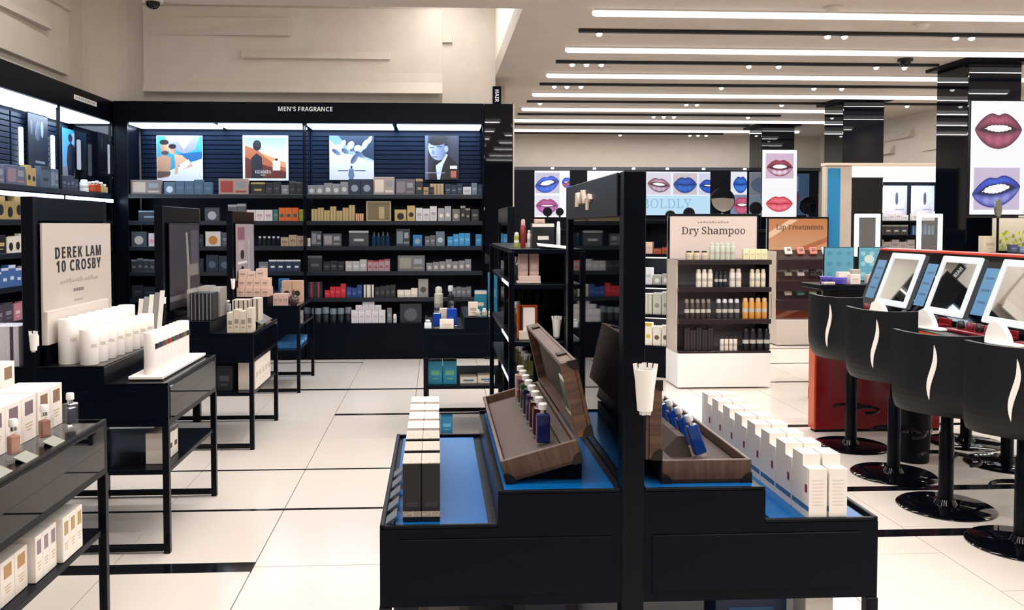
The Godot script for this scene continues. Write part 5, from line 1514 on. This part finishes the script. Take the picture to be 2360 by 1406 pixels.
func counter() -> void:
	var t := thing("makeup_counter", "long black makeup counter with red end panel and leaning lit mirrors", "makeup counter", Vector3(3.3, 0, 0))
	boxp(t, "end_panel", Vector3(-0.46, 0.02, -6.32), Vector3(0.5, 0.9, -6.42), mats.red, 0.004)
	boxp(t, "end_trim", Vector3(-0.475, 0.02, -6.32), Vector3(-0.46, 0.9, -6.42), mats.orange, 0.002)
	boxp(t, "plinth", Vector3(-0.46, 0, -6.33), Vector3(0.5, 0.02, -6.41), mats.matte_black)
	boxp(t, "end_panel", Vector3(-0.46, 0.0, -2.75), Vector3(0.5, 0.9, -2.85), mats.red, 0.004)
	boxp(t, "worktop", Vector3(-0.475, 0.9, -2.75), Vector3(0.5, 0.94, -6.42), mats.laminate, 0.004)
	boxp(t, "worktop_trim", Vector3(-0.478, 0.905, -2.75), Vector3(-0.475, 0.935, -6.42), mats.orange, 0.0)
	var ridge := PackedVector2Array([Vector2(-0.2, 0.94), Vector2(0.24, 0.94), Vector2(0.08, 1.37), Vector2(-0.04, 1.37)])
	part(t, "mirror_stand", prism_mesh(ridge, -6.22, -2.9), mats.gloss)
	boxp(t, "ridge_trim", Vector3(-0.045, 1.37, -2.9), Vector3(0.085, 1.385, -6.22), mat("red_trim", "c8402c", 0.3))
	var lean := rad_to_deg(atan2(0.16, 0.43))
	var i := 0
	for d in [5.79, 5.17, 4.58, 3.98]:
		var m := thing("mirror", "%s of four leaning makeup mirrors with white lit frames, from the red end" % ORD[i], "makeup mirror", Vector3(3.185, 1.175, -d), -90)
		var piv := Node3D.new()
		piv.name = "frame"
		m.add_child(piv)
		piv.rotation_degrees.x = -lean
		var g := glow("mirror_frame", "fbfdff", 0.95)
		for s in [-1, 1]:
			boxp(piv, "frame_bar", Vector3(s * 0.2, -0.19, 0.002), Vector3(s * 0.165, 0.19, 0.022), g, 0.006)
			boxp(piv, "frame_bar", Vector3(-0.17, s * 0.19, 0.002), Vector3(0.17, s * 0.15, 0.022), g, 0.006)
		boxp(piv, "glass", Vector3(-0.168, -0.155, 0.002), Vector3(0.168, 0.155, 0.012), mats.mirror, 0.0)
		i += 1
	i = 0
	for d in [6.12, 5.48, 4.87, 4.28]:
		var c := thing("leaflet", "%s of four pale blue printed leaflets between the counter mirrors, from the red end" % ORD[i], "leaflet", Vector3(3.19, 1.165, -d), -90)
		var s := box_mesh(Vector3(0.12, 0.29, 0.003), 0.0)
		part(c, "sheet", s, mat("leaflet_blue", "4a7ea8", 0.35), Vector3(0, 0, 0.006), Vector3(-lean, 0, 0))
		for k in 3:
			part(c, "print", box_mesh(Vector3(0.07, 0.012, 0.001), 0.0), mat("leaflet_ink", "3a5a80", 0.5), Vector3(0, 0.08 - 0.07 * k, 0.0085 - (0.08 - 0.07 * k) * tan(deg_to_rad(lean)) + 0.0), Vector3(-lean, 0, 0))
		i += 1
	for q in [[6.0, "nearest the red end"], [5.25, "before the second mirror"], [4.65, "before the third mirror"], [4.05, "at the camera end"]]:
		var r := thing("brush_tray", "dark red tray of makeup on the counter, " + q[1], "makeup tray", Vector3(3.02, 0.94, -q[0]), -90)
		boxp(r, "tray", Vector3(-0.22, 0, -0.07), Vector3(0.22, 0.02, 0.07), mats.red, 0.004)
		boxp(r, "rim", Vector3(-0.22, 0.02, -0.07), Vector3(0.22, 0.05, -0.058), mats.red, 0.003)
		for k in 5:
			part(r, "pot", lathe_mesh([Vector2(0, 0), Vector2(0.022, 0), Vector2(0.022, 0.03), Vector2(0.014, 0.045), Vector2(0, 0.047)], 14), mat("pot_red", "6a1c22", 0.15) if k % 2 else mat("pot_black", "1c1416", 0.12), Vector3(-0.17 + 0.085 * k, 0.02, 0.01))
	# white curved tissue holders
	for q in [[5.55, 2.91, "beside the second stool"], [4.98, 2.9, "beside the third stool"], [4.3, 2.89, "above the nearest stool back"]]:
		var w := thing("tissue_holder", "white curved tissue shape on the counter " + q[2], "tissue holder", Vector3(q[1], 0.94, -q[0]), -70)
		var p := PackedVector2Array([Vector2(-0.07, 0), Vector2(0.07, 0), Vector2(0.055, 0.05), Vector2(0.025, 0.1), Vector2(-0.012, 0.118), Vector2(-0.045, 0.1), Vector2(-0.062, 0.05)])
		part(w, "tissue", prism_mesh(p, -0.02, 0.02), mats.white)
		boxp(w, "dish", Vector3(-0.12, 0, -0.05), Vector3(0.14, 0.012, 0.05), mats.white, 0.004)
	var bin := thing("waste_bin", "black round waste bin under the makeup counter", "bin", Vector3(3.14, 0, -5.53))
	part(bin, "bin", lathe_mesh([Vector2(0, 0), Vector2(0.1, 0), Vector2(0.115, 0.3), Vector2(0.12, 0.42), Vector2(0.105, 0.42), Vector2(0.1, 0.05), Vector2(0, 0.05)], 24), mats.matte_black)
	part(bin, "band", lathe_mesh([Vector2(0.113, 0.0), Vector2(0.116, 0.0), Vector2(0.117, 0.025), Vector2(0.114, 0.025)], 24), mats.gloss, Vector3(0, 0.2, 0))


func stool(label: String, at: Vector3, yaw: float, top: float) -> void:
	var t := thing("bar_stool", label, "bar stool", at, yaw, "")
	var disc_: Material = mats.gloss
	part(t, "base", lathe_mesh([Vector2(0, 0), Vector2(0.245, 0), Vector2(0.25, 0.006), Vector2(0.24, 0.014), Vector2(0.06, 0.022), Vector2(0.045, 0.05), Vector2(0, 0.05)], 40), disc_)
	var seat := top - 0.36
	part(t, "column", lathe_mesh([Vector2(0, 0.04), Vector2(0.038, 0.04), Vector2(0.038, seat - 0.2), Vector2(0.032, seat - 0.19), Vector2(0.032, seat - 0.04), Vector2(0, seat - 0.04)], 20), mats.frame)
	var ring := []
	for k in 15:
		var a := deg_to_rad(-120 + 240.0 * k / 14)
		ring.append(Vector3(0.15 * sin(a), 0.26, -0.05 - 0.14 * cos(a)))
	var fr := Geo.new()
	fr.tube(ring, 0.011)
	fr.tube([Vector3(0.0, 0.26, -0.03), Vector3(0.0, 0.26, -0.19)], 0.011)
	part(t, "footrest", fr.done(), mats.frame)
	part(t, "seat", lathe_mesh([Vector2(0, seat - 0.06), Vector2(0.12, seat - 0.06), Vector2(0.175, seat - 0.035), Vector2(0.19, seat), Vector2(0.18, seat + 0.02), Vector2(0, seat + 0.025)], 28), mats.stool)
	# shell: a gently curved sheet behind (+z), rolling forward under the seat
	var g := Geo.new()
	var na := 20
	var nb := 14
	var f := func(i: int, j: int, inner: float) -> Vector3:
		var u := -1.0 + 2.0 * i / na
		var a := deg_to_rad(27.5) * u
		var v := float(j) / nb
		var low := seat - 0.075
		var edge := pow(absf(u), 8.0)
		var y := lerpf(low + 0.012 * edge, top + 0.012 * u * u, v)
		var roll := 0.05 * pow(1.0 - v, 9.0)
		var r := 0.5 - inner
		return Vector3(r * sin(a) * (1.0 - 0.02 * pow(1.0 - v, 6.0)), y + inner * 0.4 * pow(1.0 - v, 6.0), -0.265 + r * cos(a) - roll)
	for i in na:
		for j in nb:
			g.quad(f.call(i, j, 0.0), f.call(i + 1, j, 0.0), f.call(i + 1, j + 1, 0.0), f.call(i, j + 1, 0.0))
			g.quad(f.call(i + 1, j, 0.03), f.call(i, j, 0.03), f.call(i, j + 1, 0.03), f.call(i + 1, j + 1, 0.03))
		g.quad(f.call(i, nb, 0.0), f.call(i + 1, nb, 0.0), f.call(i + 1, nb, 0.03), f.call(i, nb, 0.03))
		g.quad(f.call(i + 1, 0, 0.0), f.call(i, 0, 0.0), f.call(i, 0, 0.03), f.call(i + 1, 0, 0.03))
	for j in nb:
		g.quad(f.call(0, j, 0.03), f.call(0, j, 0.0), f.call(0, j + 1, 0.0), f.call(0, j + 1, 0.03))
		g.quad(f.call(na, j, 0.0), f.call(na, j, 0.03), f.call(na, j + 1, 0.03), f.call(na, j + 1, 0.0))
	part(t, "back_shell", g.done(), mats.stool)
	# the pale flame shaped inlay
	var fl := Geo.new()
	var m := 16
	var lo := top - 0.345
	var hi := top - 0.05
	var s := func(k: int, side: float, out: float) -> Vector3:
		var v := float(k) / m
		var x := 0.011 * sin(TAU * v * 0.95 + 0.25) * -1.0 + 0.016 * (v - 0.5)
		var hw := 0.0135 * pow(sin(PI * clampf(v, 0.0, 1.0)), 0.8)
		return Vector3(x + side * hw, lerpf(lo, hi, v), 0.2348 + out)
	for k in m:
		fl.quad(s.call(k, -1.0, 0.004), s.call(k, 1.0, 0.004), s.call(k + 1, 1.0, 0.004), s.call(k + 1, -1.0, 0.004))
		fl.quad(s.call(k, 1.0, 0.004), s.call(k, 1.0, -0.004), s.call(k + 1, 1.0, -0.004), s.call(k + 1, 1.0, 0.004))
		fl.quad(s.call(k, -1.0, -0.004), s.call(k, -1.0, 0.004), s.call(k + 1, -1.0, 0.004), s.call(k + 1, -1.0, -0.004))
	part(t, "flame_inlay", fl.done(), mats.white_satin)


func stools() -> void:
	mat("stool", "101216", 0.42, 0.0, 0.35)
	# the backs turn towards the aisle and the camera
	stool("black bar stool with flame inlay, beside the red counter end", Vector3(2.91, 0, -5.91), -66, 1.06)
	stool("black bar stool with flame inlay, second from the red counter end", Vector3(2.84, 0, -5.21), -57, 1.035)
	stool("black bar stool with flame inlay, third from the red counter end", Vector3(2.8, 0, -4.59), -50, 0.97)
	stool("black bar stool with flame inlay, nearest the camera and cut by the picture's edge", Vector3(2.84, 0, -4.02), -46, 0.985)
	stool("black bar stool across the makeup counter, its glossy foot towards the camera", Vector3(3.7, 0, -5.4), 120, 1.0)
	stool("black bar stool across the makeup counter, further from the camera", Vector3(3.77, 0, -5.95), 110, 1.0)


# ---------------------------------------------------------------- far side
func screen(label: String, at: Vector3, w: float, h: float, im: Image, key: String, e: float, yaw := 0.0) -> Node3D:
	var t := thing("video_screen", label, "screen", at, yaw)
	boxp(t, "casing", Vector3(-w / 2 - 0.01, -h / 2 - 0.01, -0.03), Vector3(w / 2 + 0.01, h / 2 + 0.01, 0), mats.frame)
	part(t, "display", sheet_mesh(w, h), printed(key, im, 0.3, e), Vector3(0, 0, 0.001))
	area("screen_light", Vector3(0, 0, 0.02), Vector3(0, 180, 0), Vector2(w, h), COOL, 0.22 * w * h * e, t)
	return t


func far_side() -> void:
	# lips on the nearest column
	var a := paper(200, 420, "fbfbff")
	lips(a, 100, 104, 86, 76, "54203a", "b0506c", 0.5, 0.0, "b25a74")
	boximg(a, 14, 246, 168, 156, "cbbcd6")
	lips(a, 96, 330, 88, 66, "1c2c8c", "3f62dc", 0.75, -0.22, "8f92dc")
	screen("tall white screen of plum and blue lips on the nearest column", Vector3(5.81, 2.25, -8.725), 0.585, 1.17, a, "lips_tall", 1.0)
	# lips on the far column
	var b := paper(160, 300, "fcfcff")
	boximg(b, 16, 16, 128, 112, "d5b8d0")
	lips(b, 80, 78, 60, 42, "7a1f34", "a8405c", 0.7, 0.0, "e8d4ea")
	lips(b, 80, 240, 62, 40, "d0394e", "f07a86", 0.0, 0.0, "f2808c")
	screen("white screen of parted and coral lips on the furthest column", Vector3(5.81, 2.265, -14.45), 0.6, 1.13, b, "lips_far", 1.0)
	# the screens of the far wall
	var c := paper(220, 300, "fafaff")
	boximg(c, 6, 14, 150, 132, "c9c4da")
	boximg(c, 6, 160, 150, 130, "e6e2f0")
	lips(c, 78, 84, 76, 60, "1634b0", "2f6cf0", 0.8, -0.25, "3a74f2")
	lips(c, 78, 226, 70, 56, "8a2f72", "c0609c", 0.22, 0.0, "d070c0")
	lips(c, 200, 74, 30, 40, "1634b0", "2f6cf0", 0.3)
	poly(c, [176, 96, 214, 66, 218, 84, 186, 108], "c63a3a")
	screen("white screen of blue and orchid lips beside the black column, on the far wall", Vector3(2.2, 2.15, -16.4), 0.67, 0.88, c, "lips_wall_one", 1.0)
	var d := paper(100, 200, "fbfbff")
	lips(d, 56, 66, 30, 24, "8a3f92", "b070b0", 0.0)
	screen("white screen half hidden behind the island's header board", Vector3(3.24, 2.15, -16.4), 0.74, 0.88, d, "lips_wall_two", 1.0)
	var f := paper(320, 220, "eef4ff")
	boximg(f, 6, 8, 118, 108, "dcd6e8")
	boximg(f, 136, 8, 118, 108, "cfc4c8")
	boximg(f, 262, 8, 58, 108, "d5d8ee")
	boximg(f, 0, 122, 320, 98, "bfe2f8")
	lips(f, 64, 66, 56, 40, "5c2c38", "c9a0b8", 0.55, 0.15, "cfb4d0")
	lips(f, 194, 64, 58, 46, "10307c", "2a62c8", 0.0, 0.0, "3070d0")
	lips(f, 316, 70, 52, 40, "1a3a94", "2f62d0", 0.3)
	var bs := screen("wide pale screen of lips reading BOLDLY on the far wall", Vector3(4.62, 2.165, -16.4), 1.25, 0.83, f, "lips_wall_three", 1.0)
	part(bs, "lettering", text_mesh("BOLDLY", 0.24, true, false, 0.002), glow("boldly_blue", "8cc0e6", 0.9), Vector3(-0.22, -0.2, 0.003)).rotation_degrees = Vector3.ZERO
	var h := paper(100, 220, "f4f8ff")
	lips(h, 60, 60, 46, 46, "123a9a", "2f7ae0", 0.0, 0.0, "3f8cf0")
	boximg(h, 0, 112, 100, 108, "7f8fb4")
	lips(h, 70, 162, 52, 50, "a8385c", "d86a8a", 0.4, 0.0, "d86a90")
	screen("narrow screen of blue lips over pink lips beside the furthest column", Vector3(5.8, 2.15, -16.4), 0.32, 0.87, h, "lips_wall_four", 0.9)
	var k := paper(100, 160, "33506e")
	boximg(k, 10, 10, 30, 60, "7f9cb4")
	lips(k, 20, 92, 26, 30, "5a2434", "8a4050", 0.0)
	screen("dim blue screen behind the furthest columns", Vector3(7.0, 2.15, -16.4), 0.36, 0.8, k, "lips_wall_five", 0.7)
	# dark lower far wall
	var fw := thing("back_counter", "long black display wall below the far screens", "display wall", Vector3(0, 0, -16.42))
	boxp(fw, "lower_panel", Vector3(0.86, 0, -0.02), Vector3(7.38, 1.72, 0.0), mats.laminate)
	boxp(fw, "upper_panel", Vector3(0.86, 1.72, -0.025), Vector3(7.38, 2.6, -0.015), mats.navy_dark)
	boxp(fw, "light_rail", Vector3(0.86, 2.6, -0.02), Vector3(7.38, 2.66, 0.05), mat("rail_grey", "3d434e", 0.3))
	for q in [[2.54, 2.86], [5.26, 5.62], [0.9, 1.84], [6.0, 6.75]]:
		boxp(fw, "pier", Vector3(q[0], 0, 0.0), Vector3(q[1], 2.6, 0.06), mats.matte_black)
	for x in [2.2, 3.0, 3.75, 4.4, 5.1, 5.9]:
		boxp(fw, "rail_spot", Vector3(x - 0.03, 2.615, 0.05), Vector3(x + 0.03, 2.65, 0.065), glow("rail_spot_light", "ffffff", 2.0))
	# black makeup tables with round mirrors before the far wall
	var ft := thing("makeup_table", "long black table carrying round mirrors before the far screens", "makeup table", Vector3(4.0, 0, -13.0))
	boxp(ft, "body", Vector3(-2.4, 0, -0.3), Vector3(2.2, 1.45, 0.3), mats.laminate, 0.004)
	boxp(ft, "top", Vector3(-2.45, 1.45, -0.34), Vector3(2.25, 1.49, 0.34), mats.gloss, 0.004)
	for q in [[4.28, 1.926, 0.172, "f0e2c8", "large pale round mirror above the dry shampoo unit", "round_mirror"], [5.588, 1.85, 0.12, "e6dcc8", "small round mirror beside the furthest column", "round_mirror"]]:
		var m := thing("round_mirror", q[4], "round mirror", Vector3(q[0], q[1], -12.8))
		part(m, "rim", lathe_mesh([Vector2(0, -0.012), Vector2(q[2] * 1.08, -0.012), Vector2(q[2] * 1.08, 0.012), Vector2(q[2], 0.012), Vector2(0, 0.008)], 32), mats.frame, Vector3.ZERO, Vector3(90, 0, 0))
		part(m, "glass", lathe_mesh([Vector2(0, 0), Vector2(q[2], 0), Vector2(q[2], 0.006), Vector2(0, 0.006)], 32), mats.mirror, Vector3(0, 0, 0.012), Vector3(77, 0, 0))
		boxp(m, "stem", Vector3(-0.015, 1.49 - q[1], -0.01), Vector3(0.015, -q[2], 0.01), mats.steel)
		part(m, "foot", lathe_mesh([Vector2(0, 0), Vector2(0.1, 0), Vector2(0.09, 0.012), Vector2(0, 0.015)], 20), mats.steel, Vector3(0, 1.49 - q[1], 0))
	var marks := [[1545, 495, 0.075, "beside the BOLDLY screen"], [1588, 492, 0.08, "under the BOLDLY screen"], [1738, 478, 0.09, "before the furthest column"], [1262, 490, 0.06, "before the orchid lips"], [1283, 490, 0.055, "second before the orchid lips"]]
	for q in [[3.506, 1.699, 0.08, "under the word BOLDLY"], [3.789, 1.732, 0.09, "under the blue lips of the wide screen"], [4.809, 1.811, 0.1, "beside the furthest column's screen"], [1.656, 1.756, 0.07, "before the orchid lips"], [1.838, 1.756, 0.06, "beside the orchid lips"]]:
		var m := thing("round_mirror", "small dark round mirror seen from behind, " + q[3], "round mirror", Vector3(q[0], q[1], -12.85))
		part(m, "back", lathe_mesh([Vector2(0, -0.012), Vector2(q[2] * 0.9, -0.012), Vector2(q[2], 0), Vector2(q[2] * 0.9, 0.012), Vector2(0, 0.012)], 28), mats.matte_black, Vector3.ZERO, Vector3(90, 0, 0))
		boxp(m, "stem", Vector3(-0.012, minf(1.49 - q[1], -q[2] - 0.01), -0.008), Vector3(0.012, -q[2] * 0.9, 0.008), mats.frame)
	# pale kiosk between the columns
	var ki := thing("makeup_kiosk", "pale kiosk with lit white header and blue side panel round the middle column", "kiosk", Vector3(0, 0, -11.36))
	boxp(ki, "pillar", Vector3(5.2, 0, -0.12), Vector3(5.555, 2.35, 0.0), mats.tan, 0.004)
	boxp(ki, "blue_panel", Vector3(5.225, 0.9, 0.0), Vector3(5.395, 2.315, 0.01), mat("panel_blue", "1c7fb4", 0.3))
	boxp(ki, "roof", Vector3(6.06, 2.35, -1.05), Vector3(7.3, 2.385, -0.14), mats.tan)
	boxp(ki, "roof", Vector3(5.19, 2.35, -0.14), Vector3(7.3, 2.385, 0.03), mat("kiosk_roof", "d8c6b2", 0.4))
	boxp(ki, "header", Vector3(5.56, 2.2, -0.1), Vector3(7.3, 2.345, 0.0), glow("header_glow", "fffdf8", 1.05), 0.003)
	area("header_light", Vector3(6.4, 2.27, 0.03), Vector3(0, 180, 0), Vector2(1.7, 0.13), "fffaf0", 0.3, ki)
	boxp(ki, "back_wall", Vector3(6.06, 0, -1.0), Vector3(7.3, 2.35, -0.96), mats.navy_dark)
	boxp(ki, "counter", Vector3(6.08, 0, -0.85), Vector3(7.2, 0.95, -0.2), mats.laminate)
	boxp(ki, "ceiling_panel", Vector3(6.1, 2.18, -0.92), Vector3(7.28, 2.2, -0.12), glow("kiosk_panel", "f4f9ff", 2.0))
	area("ceiling_lamp", Vector3(6.7, 2.16, -0.5), Vector3(-90, 0, 0), Vector2(1.1, 0.7), COOL, 1.3, ki)
	for y in [1.62, 1.42, 1.2]:
		boxp(ki, "shelf", Vector3(6.08, y - 0.02, -0.95), Vector3(7.28, y, -0.5), mats.frame)
	for q in [[6.26, 0.26, "grey dark sketch"], [6.66, 0.36, "pink grey print"], [7.08, 0.36, "pale letter print"]]:
		var p := paper(60, 90, "c9d2e2")
		blend(p, Rect2(0, 0, 60, 90), "c4d4ea", "d8c4c8")
		disc(p, 20 if q[0] < 6.4 else 34, 36, 5 if q[0] < 6.4 else 4, 18, "4a4a5a", 0.4 if q[0] < 6.4 else 0.0)
		boximg(p, 30, 66, 22, 3, "9a94a4")
		poster("%s poster on the back wall of the pale kiosk" % q[2], Vector3(q[0], 1.9, -12.3), 0, q[1], 0.46, printed("kiosk_%s" % q[2], p), mats.frame)
	for x in [6.44, 6.88, 7.27]:
		var s := thing("light_bar", "upright white light bar inside the pale kiosk, %s" % {6.44: "beside the sketch poster", 6.88: "beside the pink grey poster", 7.27: "beside the nearest column"}[x], "light bar", Vector3(x, 1.92, -12.25))
		boxp(s, "tube", Vector3(-0.02, -0.18, -0.01), Vector3(0.025, 0.18, 0.03), glow("kiosk_bar", "f2f8ff", 3.0), 0.01)
		boxp(s, "holder", Vector3(-0.045, -0.21, -0.015), Vector3(-0.02, 0.21, 0.025), mats.frame)
	var kr := "in the pale kiosk"
	run("pale pink box", kr + ", top shelf", " ", 1.621, 12.0, 6.12, 6.7, 6, [0.1, 0.12, 0.08], "dccfca", "b8a49c", "band", 0.06)
	run("ivory box", kr + ", top shelf by the nearest column", " ", 1.621, 12.0, 6.75, 7.2, 4, [0.1, 0.13], "d8ccc0", "a89c90", "band", 0.06)
	run("dark and white box", kr + ", middle shelf", " ", 1.421, 12.0, 6.12, 6.7, 5, [0.14], "504a4e", "e4dede", "top", 0.06)
	run("blue striped box", kr + ", middle shelf by the nearest column", " ", 1.421, 12.0, 6.75, 7.2, 4, [0.13, 0.15], "2a6ea0", "b8c8d8", "stripe", 0.06)
	run("rose white box", kr + ", lower shelf", " ", 1.201, 12.0, 6.12, 6.8, 6, [0.12, 0.15], "dcd0cc", "a89a98", "band", 0.06)
	# free standing lit vanity frames
	for q in [[4.17, "before the kiosk's dark door"], [4.79, "before the kiosk's shelves"]]:
		var m := thing("vanity_mirror", "upright white lit vanity mirror frame " + q[1], "vanity mirror", Vector3(q[0], 0.0, -8.2))
		var g := glow("vanity_glow", "fbfdff", 1.15)
		for s in [-1, 1]:
			boxp(m, "frame_bar", Vector3(s * 0.125, 1.25, -0.02), Vector3(s * 0.088, 1.665, 0.02), g, 0.008)
		boxp(m, "frame_bar", Vector3(-0.125, 1.628, -0.02), Vector3(0.125, 1.665, 0.02), g, 0.008)
		boxp(m, "glass", Vector3(-0.088, 1.25, -0.006), Vector3(0.088, 1.628, -0.002), glass("clear_pane", "f4f7fa", 0.03), 0.0)
		boxp(m, "stand", Vector3(-0.1, 1.05, -0.03), Vector3(0.1, 1.25, 0.03), mats.frame)
	var vt := thing("vanity_table", "black vanity table carrying the lit mirror frames", "vanity table", Vector3(4.6, 0, -8.25))
	boxp(vt, "body", Vector3(-0.75, 0, -0.2), Vector3(0.76, 1.01, 0.2), mats.laminate)
	boxp(vt, "top", Vector3(-0.78, 1.01, -0.24), Vector3(0.78, 1.05, 0.24), mats.gloss)
	# small raised table with purple jars and two turquoise boards
	var st := thing("display_table", "small black raised table with purple jars behind the first stool", "display table", Vector3(3.54, 0, -7.4))
	boxp(st, "top", Vector3(-0.27, 1.005, -0.2), Vector3(0.28, 1.045, 0.18), mats.laminate, 0.004)
	boxp(st, "column", Vector3(-0.06, 0.1, -0.08), Vector3(0.06, 1.005, 0.04), mats.frame)
	boxp(st, "base", Vector3(-0.2, 0.0, -0.2), Vector3(0.2, 0.1, 0.15), mats.frame)
	place(jar(0.055, 0.06, "4a3f9c", "5a50b0"), "purple jar at the table edge, in front", Vector3(3.47, 1.046, -7.28))
	place(jar(0.055, 0.06, "483c94", "564cac"), "purple jar behind the front purple jar", Vector3(3.415, 1.046, -7.42))
	place(carton(Vector3(0.1, 0.1, 0.06), "e6d8cc", "cfc0b4"), "cream carton beside the purple jars", Vector3(3.56, 1.046, -7.42))
	place(carton(Vector3(0.09, 0.085, 0.06), "ddd0c6", "bfb2a8"), "white carton in front of the cream carton near the purple jars", Vector3(3.6, 1.046, -7.3))
	place(carton(Vector3(0.08, 0.12, 0.06), "a9a39c", "8c867f"), "grey carton behind the white carton near the purple jars", Vector3(3.68, 1.046, -7.45))
	place(carton(Vector3(0.07, 0.08, 0.05), "b4aea8", "8c867f"), "short grey carton at the end of the purple jar table", Vector3(3.755, 1.046, -7.33))
	place(carton(Vector3(0.1, 0.02, 0.05), "cbbfb2", "a89c90"), "flat beige carton before the purple jars", Vector3(3.36, 1.046, -7.27))
	for q in [[3.665, 0.27, "plain spotted"], [3.97, 0.24, "white flowered"]]:
		var p := paper(60, 70, "4f8fa6")
		for i in 9:
			disc(p, 10 + 20 * (i % 3), 12 + 22 * (i / 3), 6, 5, "43809a" if q[0] < 3.8 else "7fb0bc")
		if q[0] > 3.8:
			disc(p, 24, 24, 12, 9, "b4c4c4")
		var b2 := poster("%s turquoise board standing behind the purple jar table" % q[2], Vector3(q[0], 1.2, -7.72), 0, q[1], 0.3, printed("turquoise_" + q[2], p), mats.frame, 0.012, "board", "display_board")
		boxp(b2, "stand", Vector3(-0.04, -1.2, -0.05), Vector3(0.04, -0.15, -0.012), mats.frame)
	# meadow picture and box under the nearest column's screen
	var me := paper(120, 110, "c9c2b4")
	blend(me, Rect2(0, 0, 120, 110), "cfc8ba", "a8a484")
	for i in 70:
		var x := fmod(i * 37.0, 120.0)
		var y := 46.0 + fmod(i * 23.0, 64.0)
		disc(me, x, y, 2.5 + (i % 3), 5 + (i % 4), ["8a9a30", "b0b23c", "6a7a2c", "c8c45a"][i % 4], 0.4 * (i % 3 - 1))
	var mt := thing("display_unit", "black cabinet in front of the nearest column, below its screen", "display unit", Vector3(5.85, 0, -8.5))
	boxp(mt, "body", Vector3(-0.42, 0, -0.2), Vector3(0.5, 1.24, 0.12), mats.laminate)
	boxp(mt, "top", Vector3(-0.44, 1.24, -0.22), Vector3(0.52, 1.28, 0.14), mats.gloss)
	poster("picture of a green meadow beneath the nearest column's screen", Vector3(5.88, 1.46, -8.55), 0, 0.46, 0.33, printed("meadow", me), mats.frame)
	place(carton(Vector3(0.14, 0.165, 0.08), "c4b9a4", "a89c86"), "beige carton beside the meadow picture", Vector3(5.54, 1.281, -8.45))
	place(carton(Vector3(0.08, 0.08, 0.05), "3d4460", "6a7090"), "small navy carton before the meadow picture", Vector3(5.78, 1.281, -8.42))
	place(carton(Vector3(0.06, 0.06, 0.05), "6a7aa0", "9aa4bc"), "small blue carton before the meadow picture", Vector3(5.87, 1.281, -8.42))
	var rm := thing("round_mirror", "oval black tilted mirror in front of the blue lips screen", "round mirror", Vector3(5.575, 1.72, -8.35), 40)
	part(rm, "back", lathe_mesh([Vector2(0, -0.01), Vector2(0.09, -0.01), Vector2(0.098, 0), Vector2(0.09, 0.01), Vector2(0, 0.01)], 30), mat("mirror_back", "4a4a44", 0.25), Vector3.ZERO, Vector3(90, 0, 0))
	boxp(rm, "stem", Vector3(-0.01, -0.44, -0.01), Vector3(0.01, -0.09, 0.01), mats.frame)
